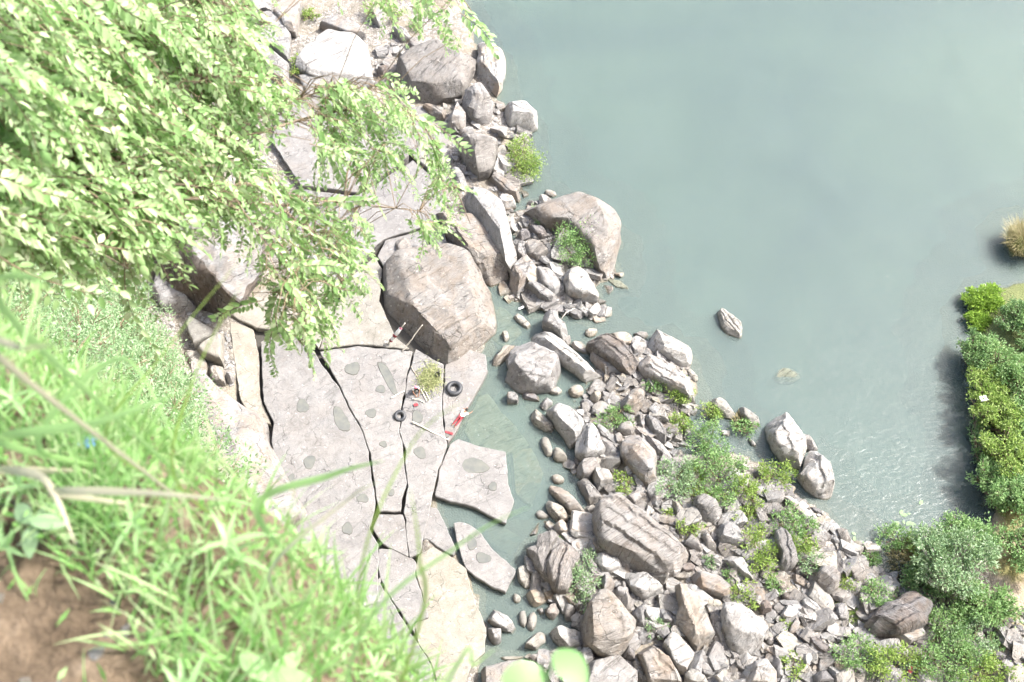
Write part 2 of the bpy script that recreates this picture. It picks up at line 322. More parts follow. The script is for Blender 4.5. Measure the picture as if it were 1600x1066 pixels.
def ground_mat():
    b = NB('shore_gravel'); tc = b.add('ShaderNodeTexCoord'); v = tc.outputs['Object']
    vo = b.add('ShaderNodeTexVoronoi', {'Vector': v, 'Scale': 5.0, 'Randomness': 1.0}); vo2 = b.add('ShaderNodeTexVoronoi', {'Vector': v, 'Scale': 5.0}, feature='DISTANCE_TO_EDGE')
    rc = b.add('ShaderNodeSeparateColor', {0: vo.outputs['Color']}).outputs[0]
    col = b.ramp(rc, [(0, (.13, .12, .105)), (.5, (.24, .225, .205)), (1, (.37, .35, .325))])
    eg = b.ramp(vo2.outputs['Distance'], [(0, (1, 1, 1)), (.12, (0, 0, 0))])
    col = b.mix(b.math('MULTIPLY', eg, .7), col, (.06, .055, .048))
    n = b.noise(v, .4, 6, .6, .5)
    col = b.mix(b.ramp(n, [(.45, (0, 0, 0)), (.62, (.8, .8, .8))]), col, (.20, .175, .135))
    geo = b.add('ShaderNodeNewGeometry'); sp = b.add('ShaderNodeSeparateXYZ', {0: geo.outputs['Position']}); z = sp.outputs[2]
    # tan sandy flat in the east, grassy patches
    sx = b.add('ShaderNodeMapRange', {0: b.math('ADD', sp.outputs[0], b.math('MULTIPLY', b.noise(v, .25, 4), 5.0)), 1: 28.5, 2: 31.0}).outputs[0]
    sand = b.mix(b.noise(v, 1.2, 6, .7), (.30, .24, .165), (.42, .35, .26)); sand = b.mix(b.ramp(b.noise(v, .5, 4), [(.5, (0, 0, 0)), (.65, (.8, .8, .8))]), sand, (.22, .21, .07))
    sy = b.add('ShaderNodeMapRange', {0: sp.outputs[1], 1: 33.0, 2: 30.0}).outputs[0]
    col = b.mix(sx, col, b.mix(sy, b.mix(b.noise(v, .9, 5), (.09, .12, .04), (.17, .18, .08)), sand))
    wf = b.add('ShaderNodeMapRange', {0: b.math('SUBTRACT', z, b.math('MULTIPLY', n, .12)), 1: .10, 2: -.10, 3: 0.0, 4: .72}).outputs[0]
    col = b.mix(wf, col, (.085, .085, .062))
    h = b.math('ADD', b.math('MULTIPLY', vo2.outputs['Distance'], 1.2), b.noise(v, 14, 5))
    return b.done(b.add('ShaderNodeBsdfPrincipled', {'Base Color': col, 'Roughness': .9, 'Specular IOR Level': .2, 'Normal': b.bump(h, .8, .08)}))
M['ground'] = ground_mat()
def cliff_mat():
    b = NB('cliff_soil'); tc = b.add('ShaderNodeTexCoord'); v = tc.outputs['Object']
    geo = b.add('ShaderNodeNewGeometry'); z = b.add('ShaderNodeSeparateXYZ', {0: geo.outputs['Position']}).outputs[2]
    n = b.noise(v, 6.0, 8, .7, .4); n2 = b.noise(v, 30, 6, .7)
    soil = b.ramp(n, [(.3, (.09, .065, .042)), (.5, (.21, .155, .105)), (.7, (.36, .29, .215))])
    soil = b.mix(.5, soil, b.ramp(n2, [(.3, (.3, .3, .3)), (.7, (.68, .68, .68))]), 'OVERLAY')
    rock = b.ramp(b.noise(v, .4, 8, .7, 1.0), [(.3, (.14, .12, .095)), (.5, (.25, .225, .19)), (.7, (.16, .19, .09))])
    f = b.add('ShaderNodeMapRange', {0: z, 1: 54.0, 2: 57.0}).outputs[0]
    col = b.mix(f, rock, soil)
    h = b.math('ADD', n, b.math('MULTIPLY', n2, .5))
    return b.done(b.add('ShaderNodeBsdfPrincipled', {'Base Color': col, 'Roughness': .95, 'Specular IOR Level': .15, 'Normal': b.bump(h, 1.0, .08)}))
M['cliff'] = cliff_mat()
# ---------------------------------------------------------------- terrain (shore and riverbed in one sheet)
def wpoly(pts, z=0.0): return [tuple(P(x, y, z)[:2]) for x, y in pts]
LAND = [
 wpoly([(690, -80), (735, 50), (765, 110), (780, 165), (815, 215), (815, 270), (800, 310), (770, 330), (745, 420), (760, 470), (755, 545), (735, 600), (700, 690), (680, 780), (700, 850), (740, 905), (755, 980), (745, 1040), (730, 1400), (-900, 1400), (-900, -400), (600, -400)]),
 wpoly([(795, 335), (850, 315), (920, 330), (965, 400), (960, 430), (925, 455), (935, 492), (900, 488), (860, 478), (800, 474), (785, 455), (800, 400)]),
 wpoly([(925, 535), (1000, 530), (1075, 560), (1085, 620), (1060, 650), (1075, 680), (1050, 700), (1080, 715), (1140, 705), (1190, 722), (1225, 760), (1290, 805), (1335, 845), (1380, 858), (1440, 868), (1500, 850), (1550, 815),
        (1568, 770), (1562, 700), (1545, 650), (1528, 600), (1518, 540), (1520, 480), (1560, 450), (1640, 430), (2000, 380), (2200, 1400), (760, 1400), (770, 1045), (830, 1030), (890, 1008), (908, 975), (880, 935), (830, 925), (818, 900), (832, 850), (865, 838), (900, 805), (930, 760), (890, 740), (880, 715), (925, 715), (900, 690), (860, 668), (870, 640), (915, 640), (930, 600), (935, 570)]),
 wpoly([(1572, 400), (1590, 350), (1640, 330), (1700, 380), (1640, 415)]),
]
SHELF = wpoly([(380, 500), (520, 430), (560, 160), (640, 180), (700, 330), (690, 560), (760, 580), (690, 700), (680, 800), (640, 1150), (470, 1150), (420, 830), (360, 650)])
POOL = wpoly([(1372, 880), (1395, 875), (1425, 885), (1432, 898), (1400, 898), (1378, 896)])
def height(x, y):
    x = np.atleast_1d(np.asarray(x, float)); y = np.atleast_1d(np.asarray(y, float))
    s = np.full(x.shape, -1e9)
    for pl in LAND: s = np.maximum(s, sdist(x, y, pl))
    q = np.stack([x, y, 0 * x], 1)
    n = fbm(q * .55, 3, 4)
    z = np.where(s > 0, np.minimum(.06 + .30 * s, .42) + .16 * n, np.maximum(-.10 + .17 * s, -3.0) + .12 * n)
    z = z + np.clip((x - 27.0) * .07, 0, 1.6) * (s > 0) * np.clip(s / 3, 0, 1)
    z = z + np.clip((24 - y) * .10, 0, 1.2) * np.clip((x - 4) / 6, 0, 1) * (s > 0)
    z = np.where(sdist(x, y, SHELF) > .3, np.minimum(z, -.02), z)
    ps = sdist(x, y, POOL); z = np.where(ps > -.6, np.minimum(z, -.05 - .2 * (ps + .3)), z)
    return z
xs = np.r_[-600, -300, -150, -90, np.arange(-60, 62, .42), 90, 150, 300, 600]
ys = np.r_[-200, -60, -20, np.arange(4, 90, .42), 100, 120, 160, 260, 600]
gx, gy = np.meshgrid(xs, ys); gz = height(gx.ravel(), gy.ravel())
nx, ny = len(xs), len(ys); idx = np.arange(nx * ny).reshape(ny, nx)
quads = np.stack([idx[:-1, :-1], idx[:-1, 1:], idx[1:, 1:], idx[1:, :-1]], -1).reshape(-1, 4)
tag(obj('ground', fast_mesh('ground', np.stack([gx.ravel(), gy.ravel(), gz], 1), quads, [M['ground']])), kind='structure')
height_exact = height; GZ = gz.reshape(ny, nx)
def height(x, y):       # read back from the terrain grid
    x = np.atleast_1d(np.asarray(x, float)); y = np.atleast_1d(np.asarray(y, float))
    i = np.clip(np.searchsorted(xs, x) - 1, 0, nx - 2); j = np.clip(np.searchsorted(ys, y) - 1, 0, ny - 2)
    u = (x - xs[i]) / (xs[i + 1] - xs[i]); v = (y - ys[j]) / (ys[j + 1] - ys[j])
    return (GZ[j, i] * (1 - u) + GZ[j, i + 1] * u) * (1 - v) + (GZ[j + 1, i] * (1 - u) + GZ[j + 1, i + 1] * u) * v
WV = []; WF = []
for k, z in enumerate((0.0, -.17, -.42, -.85)):
    WV += [(-600, -200, z), (600, -200, z), (600, 600, z), (-600, 600, z)]; WF.append((4 * k, 4 * k + 1, 4 * k + 2, 4 * k + 3))
tag(obj('river_water', mesh('river_water', WV, WF, [M['water']] + MURK, midx=range(4), smooth=False)), kind='structure')

# ---------------------------------------------------------------- cliff the photographer stands on
NQ = np.array([.56, .828]); NQ /= np.linalg.norm(NQ); TQ = np.array([-NQ[1], NQ[0]]); HS = 1.35; L0 = np.array([0.0, .27 * HS])
foot_px = [(2600, 1500), (1900, 1330), (1300, 1300), (900, 1220), (640, 1120), (470, 900), (335, 660), (215, 460), (60, 330), (-150, 190), (-420, 40)]
foot = np.array([P(x, y, 0)[:2] for x, y in foot_px]); foot = np.vstack([foot, foot[-1] + np.array([-80, 40])])
s_foot = np.array([-60, -22, -12, -7, -3, 2, 8, 14, 20, 30, 45, 90.0])
ss = np.r_[-60, -40, -25, -15, np.arange(-10, -3, .8), np.arange(-3, 6, .12), np.arange(6, 30, .7), 34, 40, 50, 70, 90]
fx = np.interp(ss, s_foot, foot[:, 0]); fy = np.interp(ss, s_foot, foot[:, 1])
def lip_xy(s, q):
    s = np.atleast_1d(s); q = np.broadcast_to(np.asarray(q, float), s.shape); return L0 + s[:, None] * TQ + (q - 2.6 * np.maximum(0, .42 - s) * np.exp(np.minimum(0, .35 + s * .5)) + .16 * np.clip((s - .45) / .5, 0, 1))[:, None] * NQ
def hill_z(q):      # ground height by distance past the lip
    return 62 - HS * (62 - np.interp(np.asarray(q) / HS, [-60, -8, -3, -.8, 0, .15, .25, .33, .42, .6, 1.5], [62, 61.2, 60.75, 60.45, 60.3, 60.0, 59.3, 58.0, 55.5, 52.0, 46.5]))
qs = np.r_[-60, -30, -15, -8, -5, -3, np.arange(-2.2, 1.4, .1), 1.6, 2.0]; rows = []
for q in qs:
    xy = lip_xy(ss, q); z = hill_z(q) + 0 * ss
    pt = np.stack([xy[:, 0], xy[:, 1], z], 1)
    pt[:, 2] += fbm(pt * 1.7, 21, 4) * .05 * np.clip(abs(q) + .3, 0, 1.5); rows.append(pt)
last = rows[-1]
for k, z in ((.06, 37.5), (.13, 34), (.22, 30.5), (.32, 27), (.42, 23), (.52, 18.5), (.62, 14), (.72, 9.6), (.82, 6.0), (.91, 2.8), (1.0, .5), (1.08, -1.5)):
    pt = np.stack([last[:, 0] + k * (fx - last[:, 0]), last[:, 1] + k * (fy - last[:, 1]), z + 0 * fx], 1)
    a = 1.3 * math.sin(math.pi * min(1, k)) ** .5 if k < 1 else .3
    n1 = fbm(pt * .25, 31, 4); pt[:, 0] += a * n1 * .6; pt[:, 2] += a * n1; rows.append(pt)
CV = np.vstack(rows); nr, nc = len(rows), len(ss); idx = np.arange(nr * nc).reshape(nr, nc)
CF = np.stack([idx[:-1, :-1], idx[1:, :-1], idx[1:, 1:], idx[:-1, 1:]], -1).reshape(-1, 4)[:, ::-1]
tag(obj('cliff', fast_mesh('cliff', CV, CF, [M['cliff']])), kind='structure')
def talus_pt(s, k):   # a point on the slope below the cliff
    i = np.interp(s, ss, np.arange(nc)); j0 = int(min(nc - 2, i)); f = i - j0
    R0 = [r[j0] * (1 - f) + r[j0 + 1] * f for r in rows[len(qs) - 1:]]
    ks = [0, .06, .13, .22, .32, .42, .52, .62, .72, .82, .91, 1.0, 1.08]
    return np.array([np.interp(k, ks, [r[c] for r in R0]) for c in range(3)])

# ---------------------------------------------------------------- rock builders
def rock_mesh(name, W, z0, zt, h, style, mats, seed, tilt=(0, 0), N=None, rings=None):
    """W: world outline (x, y) at mid height; rock from z0 up to zt + h; returns mesh, origin"""
    r = np.random.default_rng(seed)
    W = np.array(W, float)
    if style in ('egg', 'soft'): W = chaikin(W)
    per = np.linalg.norm(np.diff(np.vstack([W, W[:1]]), axis=0), axis=1).sum()
    N = N or int(np.clip(per / .16, 22, 84)); rings = rings or int(np.clip(per / .55, 6, 22))
    if style == 'strata': N = int(N * 1.25); rings = int(rings * 1.5)
    O = resample(W, N); c = O.mean(0); size = math.sqrt(max(.05, abs(0.5 * np.sum(O[:, 0] * np.roll(O[:, 1], -1) - O[:, 1] * np.roll(O[:, 0], -1)))))
    jit = fbm(np.c_[O * (2.2 / max(.5, size)), np.full(N, seed * .37)], seed, 3)[:, None] * .045 * size
    nrm = (O - c) / (np.linalg.norm(O - c, axis=1)[:, None] + 1e-6); O = O + nrm * jit
    D = O - c
    p, e = {'slab': (12.0, .25), 'block': (10.0, .28), 'strata': (7.0, .38), 'round': (5.0, .42), 'egg': (2.5, .5), 'ridge': (2.4, .75)}[style]
    V = []
    bk = style in ('block', 'strata', 'slab')
    for (rr, zz) in ((.96 if bk else .84, z0), (.99 if bk else .95, z0 * .6 + (zt + .25 * h) * .4)):
        V.append(np.c_[D * rr, np.full(N, zz)])
    for k in range(rings):
        rr = 1 - (k / rings) ** (1.7 if style in ('block', 'slab', 'strata') else 1.2)
        top = (1 - rr ** p) ** e
        V.append(np.c_[D * rr, np.full(N, zt + h * (.38 + .62 * top))])
    V = np.vstack(V); V = np.vstack([V, [[0, 0, zt + h]]]); nV = len(V)
    up = np.clip((V[:, 2] - (zt + .2 * h)) / (h + 1e-6), 0, 1)
    rt = {'block': .20, 'strata': .10, 'slab': .05, 'round': .12, 'ridge': .15, 'egg': .1}[style]; tilt = (tilt[0] + r.uniform(-rt, rt) - {'block': .13, 'strata': .10, 'ridge': .1}.get(style, .0), tilt[1] + r.uniform(-rt, rt))
    V[:, 2] += up * (tilt[0] * V[:, 0] + tilt[1] * V[:, 1])
    # flat facets
    nf = {'slab': 5, 'block': 7, 'strata': 7, 'round': 11, 'egg': 3, 'ridge': 11}[style]; lo_ = {'block': .66, 'ridge': .64, 'round': .70}.get(style, .78)
    ctr = np.array([0, 0, zt + .35 * h]); Q = V - ctr
    for k in range(nf):
        th = r.uniform(0, 2 * math.pi); nz = r.uniform(.22, .80); n = np.array([math.cos(th) * math.sqrt(1 - nz * nz), math.sin(th) * math.sqrt(1 - nz * nz), nz])
        dd = Q @ n; cut = dd.max() * r.uniform(lo_, .94); Q -= np.outer(np.maximum(0, dd - cut), n) * .97
    V = Q + ctr
    # relief
    dirs = V - np.array([0, 0, zt]); dirs /= np.linalg.norm(dirs, axis=1)[:, None] + 1e-6
    am = {'slab': .018, 'block': .018, 'strata': .02, 'round': .022, 'egg': .015, 'ridge': .03}[style] * size
    base = V * (1.9 / max(.6, size)) + seed * 1.73
    V += dirs * (fbm(base, seed, 4) * am)[:, None]
    V += dirs * (fbm(V * 3.1 + seed, seed + 5, 2) * .018 * min(1, size))[:, None]
    if style in ('strata', 'block', 'ridge', 'round') and size > .5:
        sa = {'strata': 1.0, 'round': .3}.get(style, .55) * (.3 if size > 4.2 and style != 'strata' else 1.0)
        cov = np.cov(D.T); ev, evec = np.linalg.eigh(cov); ax = evec[:, 0]
        s = (V[:, 0] * ax[0] + V[:, 1] * ax[1]) + .35 * V[:, 2] + .10 * fbm(V * .8, seed + 9, 2) + .07 * size ** .5 * fbm(V * 2.6, seed + 19, 3)
        lay = s / (.085 * size + .05); li = np.floor(lay); ff = lay - li
        o1 = hsh(li, li * 0, li * 0, seed); o2 = hsh(li + 1, li * 0, li * 0, seed); t = np.clip((ff - .75) / .25, 0, 1)
        off = o1 * (1 - t) + o2 * t
        V[:, 2] += up * off * .055 * sa * size; V += dirs * (off * .02 * sa * size)[:, None]
    Fc = []; nR = (nV - 1) // N
    for k in range(nR - 1):
        a = np.arange(N); b2 = (a + 1) % N
        Fc += list(zip(k * N + a, k * N + b2, (k + 1) * N + b2, (k + 1) * N + a))
    Fc += [((nR - 1) * N + i, (nR - 1) * N + (i + 1) % N, nV - 1) for i in range(N)]
    org = np.array([c[0], c[1], zt])
    V = V - np.array([0, 0, zt])
    area = 0.5 * np.sum(O[:, 0] * np.roll(O[:, 1], -1) - O[:, 1] * np.roll(O[:, 0], -1))
    if area < 0: Fc = [f[::-1] for f in Fc]
    return mesh(name, V, Fc, mats, sharp=26), org, size
OCC = []     # outlines (photo pixels) already taken by traced rocks, with priority
SEED = [100]
def rock(key, pts, h, style, mat, label, name='boulder', dz=0.0, tilt=(0, 0), group=None, sink=.25):
    px = px_of(key, pts); SEED[0] += 1
    W0 = np.array([P(x, y, 0)[:2] for x, y in px]); c0 = W0.mean(0)
    th = float(height([c0[0]], [c0[1]])[0]); zt = max(th, -.05) + dz
    sz = W0 - c0; ev = np.linalg.eigvalsh(np.cov(sz.T)); minor = 3.2 * math.sqrt(max(.01, ev[0]))
    hh = h * minor * .92 if h > 0 else -h * (.66 if h < -1.5 else .85)
    W = np.array([P(x, y, zt + (.36 if hh < 1.5 else .28) * hh)[:2] for x, y in px])
    me, org, size = rock_mesh(name, W, zt - sink - .15 * hh, zt, hh, style, [M[mat]], SEED[0], tilt)
    o = obj(name, me, None, org); OCC.append(px)
    tag(o, label, {'boulder': 'boulder', 'rock': 'rock', 'rock_slab': 'rock slab', 'stone': 'stone', 'outcrop': 'outcrop'}[name], group)
    return o
def frustum(name, base, top, z0, z1, mat, seed, N=90, rings=16, curve=.75):
    B = resample(np.array([P(x, y, z0)[:2] for x, y in base]), N); T = resample(np.array([P(x, y, z1)[:2] for x, y in top]), N)
    c = T.mean(0); V = [np.c_[B - c, np.full(N, z0 - .5)]]; r_ = []
    for k in range(9):
        t = k / 8; V.append(np.c_[B * (1 - t) + T * t - c, np.full(N, z0 + (z1 - z0) * t ** curve)])
    for k in range(1, rings):
        rr = 1 - k / rings; V.append(np.c_[(T - c) * rr, np.full(N, z1 + .35 * (1 - rr))])
    V = np.vstack(V); V = np.vstack([V, [[0, 0, z1 + .35]]]); nV = len(V)
    n = fbm(V * .7 + seed, seed, 4); V[:, 2] += .16 * n; V[:, :2] += (.14 * fbm(V * 1.1, seed + 3, 3))[:, None] * np.sign(V[:, :2])
    Fc = []; nR = (nV - 1) // N
    for k in range(nR - 1):
        a = np.arange(N); b2 = (a + 1) % N; Fc += list(zip(k * N + a, k * N + b2, (k + 1) * N + b2, (k + 1) * N + a))
    Fc += [((nR - 1) * N + i, (nR - 1) * N + (i + 1) % N, nV - 1) for i in range(N)]
    area = 0.5 * np.sum(B[:, 0] * np.roll(B[:, 1], -1) - B[:, 1] * np.roll(B[:, 0], -1))
    if area < 0: Fc = [f[::-1] for f in Fc]
    return V, Fc, c, N

# ---------------------------------------------------------------- bedrock shelf: slabs split by cracks
bedc = P(560, 650, -.2)
SB = [(380, 480), (520, 420), (640, 180), (700, 330), (700, 560), (760, 580), (690, 700), (670, 800), (640, 1150), (470, 1150), (420, 830), (330, 650)]
sv = resample([P(x, y, .1) for x, y in SB], 60); sc0 = sv.mean(0); svv = np.vstack([sv - sc0, [[0, 0, -.08]], (sv - sc0) * [1.02, 1.02, 1] - [0, 0, .6]])
sff = [(i, (i + 1) % 60, 60) for i in range(60)] + [(61 + i, 61 + (i + 1) % 60, (i + 1) % 60, i) for i in range(60)]
M['crack'] = simple('crack_floor', (.055, .052, .046), .95, .3, .5, 8)  # dark floor colour makes the gaps between slabs look dark
shelf = tag(obj('rock_shelf', mesh('rock_shelf', svv, sff, [M['crack']], smooth=False), None, sc0), kind='structure')
SLABTOP = []
def slab(pts, ztop, mat, thick=.9, gap=-.02, key='F', parent=shelf, name='slab', label=None, tilt=(0, 0), seed=0):
    px = px_of(key, pts); SEED[0] += 1; sd_ = SEED[0]
    W = np.array([P(x, y, ztop)[:2] for x, y in px]); per = np.linalg.norm(np.diff(np.vstack([W, W[:1]]), axis=0), axis=1).sum()
    N = int(np.clip(per / .15, 50, 220)); O = resample(W, N); area = 0.5 * np.sum(O[:, 0] * np.roll(O[:, 1], -1) - O[:, 1] * np.roll(O[:, 0], -1))
    if area < 0: O = O[::-1]
    tg = np.roll(O, -1, 0) - np.roll(O, 1, 0); tg /= np.linalg.norm(tg, axis=1)[:, None] + 1e-9; inn = np.c_[-tg[:, 1], tg[:, 0]]
    jit = fbm(np.c_[O * 1.6, np.zeros(N)], sd_, 4)
    O = O + inn * (gap + .05 * jit)[:, None]; c = O.mean(0); D = O - c; V = []
    V.append(np.c_[D + inn * .12, np.full(N, ztop - thick)]); V.append(np.c_[D + inn * .03, np.full(N, ztop - .35)]); V.append(np.c_[D, np.full(N, ztop - .05)]); V.append(np.c_[D + inn * .045, np.full(N, ztop)])
    rings = int(np.clip(per / 1.6, 6, 16))
    for k in range(1, rings): V.append(np.c_[(D + inn * .045) * (1 - k / rings), np.full(N, ztop)])
    V = np.vstack(V); V = np.vstack([V, [[0, 0, ztop]]]); nV = len(V)
    und = fbm(np.c_[(V[:, :2] + c) * .45, np.zeros(nV)], 77, 3) * .035 + fbm(np.c_[(V[:, :2] + c) * 1.8, np.zeros(nV)], 78, 3) * .012
    msk = (np.arange(nV) >= 2 * N); V[:, 2] += (und + tilt[0] * V[:, 0] + tilt[1] * V[:, 1]) * msk
    Fc = []; nR = (nV - 1) // N
    for k in range(nR - 1):
        a = np.arange(N); b2 = (a + 1) % N; Fc += list(zip(k * N + a, k * N + b2, (k + 1) * N + b2, (k + 1) * N + a))
    Fc += [((nR - 1) * N + i, (nR - 1) * N + (i + 1) % N, nV - 1) for i in range(N)]
    me = mesh(name, V - np.array([0, 0, ztop]), Fc, [M[mat]], sharp=40)
    org = np.array([c[0], c[1], ztop])
    if parent is not None: o = obj(name, me, parent, org - np.array(parent.location))
    else: o = obj(name, me, None, org)
    if label: o['label'] = label
    SLABTOP.append((px, ztop, o)); OCC.append(px); return o
slab([(358, 500), (395, 515), (404, 560), (405, 620), (424, 664), (400, 655), (376, 626), (366, 560)], .45, 'slabtan', label='tan slab holding a shallow muddy sheet of water')
S_LEFT = slab([(408, 535), (440, 520), (470, 515), (496, 560), (529, 605), (545, 640), (564, 672), (576, 710), (582, 755), (587, 785), (578, 825), (590, 850), (592, 940), (540, 960), (470, 860), (440, 770), (424, 690), (428, 660), (412, 630)], .72, 'slab')
S_MID = slab([(500, 550), (560, 541), (645, 548), (635, 586), (627, 638), (622, 673), (630, 701), (634, 756), (624, 798), (592, 799), (585, 755), (579, 710), (567, 672), (548, 638), (532, 602)], .75, 'slab')
S_PEO = slab([(650, 546), (692, 569), (690, 638), (693, 673), (699, 695), (684, 732), (676, 771), (668, 815), (654, 866), (640, 872), (634, 815), (630, 800), (637, 756), (633, 701), (625, 673), (630, 638), (638, 586)], .72, 'slab')
slab([(592, 803), (628, 804), (632, 820), (638, 870), (598, 850), (582, 826)], .68, 'slab')
S_EDGE = slab([(696, 569), (730, 545), (757, 555), (762, 580), (735, 627), (710, 677), (700, 690), (695, 673), (692, 638)], .62, 'slab')
S_TRI = slab([(704, 695), (716, 686), (745, 697), (790, 706), (793, 755), (803, 783), (790, 818), (738, 792), (680, 775), (687, 735)], .40, 'slab', tilt=(-.02, 0))
slab([(592, 858), (612, 857), (646, 873), (650, 880), (646, 895), (657, 922), (669, 964), (646, 972), (648, 990), (628, 960), (594, 905), (590, 884)], .62, 'slab')
slab([(650, 886), (653, 868), (675, 855), (700, 868), (728, 889), (735, 920), (747, 952), (759, 981), (757, 1018), (738, 1036), (721, 1080), (690, 1085), (674, 1037), (655, 1007), (646, 974), (669, 966), (660, 926), (653, 909)], .58, 'cream', label='cream coloured slab with bright dry silt')
slab([(663, 817), (672, 792), (683, 794), (695, 820), (711, 857), (709, 867), (686, 857), (666, 843), (658, 846)], .42, 'slab')
slab([(592, 910), (626, 962), (672, 1038), (690, 1100), (560, 1100), (560, 960)], .66, 'slab')
slab([(520, 950), (590, 930), (590, 912), (596, 900), (560, 1100), (420, 1000), (440, 900)], .60, 'slab')
slab([(500, 545), (540, 440), (585, 402), (597, 420), (592, 470), (618, 528), (640, 545), (590, 540), (555, 538)], .70, 'cream', label='cream silt covered slab left of the largest boulder')
slab([(360, 492), (410, 452), (470, 440), (535, 442), (498, 545), (470, 512), (440, 517), (400, 512)], .66, 'slabtan')
slab([(440, 132), (560, 137), (600, 182), (640, 242), (560, 300), (470, 290), (425, 220)], .95, 'slab')
slab([(470, 296), (560, 306), (645, 250), (690, 290), (692, 345), (600, 372), (575, 395), (535, 438), (470, 436), (430, 385)], .85, 'slab')
slab([(602, 376), (690, 350), (705, 400), (680, 410), (600, 416), (590, 400)], .7, 'slab')
slab([(590, 180), (660, 165), (700, 220), (705, 290), (650, 248)], .6, 'slab')
# pale puddle hollows on the shelf
def puddle(px, py, rx, ry, ang, parent, seed, rim=True, lob=.16):
    r = np.random.default_rng(seed); zt = parent.location[2] + shelf.location[2] if parent.parent else parent.location[2]
    c = P(px, py, zt); N = 28; th = np.arange(N) * 2 * math.pi / N; k = .0416
    rad = 1 + .03 * r.normal(size=N) + lob * np.sin(2 * th + r.uniform(0, 6)) * r.uniform(.2, 1) + lob * .6 * np.sin(3 * th + r.uniform(0, 6))
    ex = np.c_[rx * k * np.cos(th) * rad, ry * k / .84 * np.sin(th) * rad]; a = math.radians(ang); R = np.array([[math.cos(a), -math.sin(a)], [math.sin(a), math.cos(a)]]); ex = ex @ R.T
    und = lambda q: fbm(np.c_[(q + c[:2]) * .45, np.zeros(len(q))], 77, 3) * .035 + fbm(np.c_[(q + c[:2]) * 1.8, np.zeros(len(q))], 78, 3) * .012
    rw = 1 + .035 / max(.15, rx * k); out = ex * rw
    zz = und(out).max() + .006
    V = np.vstack([np.c_[ex, np.full(N, zz + .001)], np.c_[ex, np.full(N, zz + .006)], np.c_[out, und(out) + .004 - .01]])
    Fc = [tuple(range(N))] + [(N + i, 2 * N + i, 2 * N + (i + 1) % N, N + (i + 1) % N) for i in range(N)]
    o = obj('puddle', mesh('puddle', V, Fc, [M['puddle'], M['rim']], smooth=False, midx=[0] + [1] * N), parent)
    pl = np.array([c[0], c[1], zt]); base = np.array(parent.location) + (np.array(shelf.location) if parent.parent else 0)
    o.location = pl - base
    return o
PUD = [(533, 656, 10, 17, 28, S_LEFT), (473, 635, 9, 9, 0, S_LEFT), (484, 722, 9, 8, 0, S_LEFT), (567, 779, 7, 6, 0, S_LEFT), (543, 826, 6, 8, 10, S_LEFT), (455, 748, 5, 6, 0, S_LEFT), 
       (551, 576, 10, 10, 0, S_MID), (606, 590, 7, 24, 28, S_MID), (595, 608, 6, 6, 0, S_MID), (580, 646, 8, 6, 0, S_MID), (599, 694, 5, 4, 0, S_MID), (612, 770, 4, 4, 0, S_MID),
       (652, 652, 8, 9, 20, S_PEO), (656, 707, 9, 7, -30, S_PEO), (697, 679, 5, 4, 0, S_EDGE), (740, 728, 20, 11, 0, S_TRI), (770, 760, 6, 5, 0, S_TRI)]
for i, a in enumerate(PUD): puddle(*a, 500 + i)
# ---------------------------------------------------------------- the tall rock on the left (sides in a darker streaked colour, pale top)
topL = px_of('A3', [(195, 190), (240, 100), (330, 60), (560, 100), (640, 250), (620, 430), (520, 570), (450, 515), (370, 425), (300, 345), (245, 265)])
basL = px_of('A3', [(105, 345), (175, 150), (330, 100), (560, 130), (640, 290), (620, 470), (515, 590), (440, 655), (330, 600), (205, 575), (115, 500)])
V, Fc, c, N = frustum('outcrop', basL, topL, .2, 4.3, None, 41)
big = tag(obj('outcrop', None or mesh('outcrop', V, Fc, [M['grey'], M['darkface']], sharp=35, midx=[1 if (k // N < 10 and (k % N) < N * .99) else 0 for k in range(len(Fc))]), None, (c[0], c[1], 0)), 'tall outcrop with black streaked face and pale top under the hanging branches', 'outcrop')
OCC.append(topL); OCC.append(basL)
topH = [(300, 560), (335, 600), (395, 650), (430, 735), (470, 800), (420, 840), (340, 740), (300, 650)]
basH = [(300, 590), (345, 615), (415, 660), (447, 740), (490, 815), (420, 880), (330, 790), (290, 690)]
V, Fc, c, N = frustum('outcrop', basH, topH, .1, 2.2, None, 43)
tag(obj('outcrop', mesh('outcrop', V, Fc, [M['grey']], sharp=35), None, (c[0], c[1], 0)), 'sloping bare grey outcrop between the feathery bushes and the cracked shelf', 'outcrop'); OCC.append(basH)

# ---------------------------------------------------------------- boulders and rocks traced one by one
R = rock
# around the largest boulder
R('A4', [(75,760),(100,690),(170,640),(330,610),(450,600),(540,680),(612,790),(634,870),(602,960),(540,1005),(470,1045),(420,1085),(350,1085),(260,1010),(180,970),(130,920),(102,850)], -3.0, 'block', 'brown', 'largest boulder, brown with a ledged front, beside the cracked shelf', tilt=(-.02,-.03))
R('A4', [(440,340),(550,308),(612,380),(640,480),(670,560),(697,640),(672,700),(640,665),(570,565),(500,455)], -3.6, 'block', 'pale', 'long wedge boulder with bright flat top pointing down to the largest boulder', tilt=(.12,.0))
R('A4', [(345,430),(400,375),(500,455),(640,640),(667,720),(620,772),(555,730),(460,610),(370,510)], -2.4, 'block', 'brown', 'long dark brown rock lying along the left of the bright wedge boulder', tilt=(-.1,-.1))
R('A4', [(650,740),(700,640),(740,620),(772,670),(752,720),(692,795)], .7, 'block', 'grey', 'grey block at the lower tip of the bright wedge boulder')
R('A4', [(435,150),(470,95),(530,66),(580,100),(617,150),(602,200),(572,250),(530,262),(470,210)], .75, 'round', 'brown', 'domed brown boulder left of the yellow green shore bush')
R('A4', [(560,270),(590,245),(660,300),(732,362),(720,382),(640,340)], .6, 'block', 'brown', 'narrow brown rock lying below the domed brown boulder', 'rock')
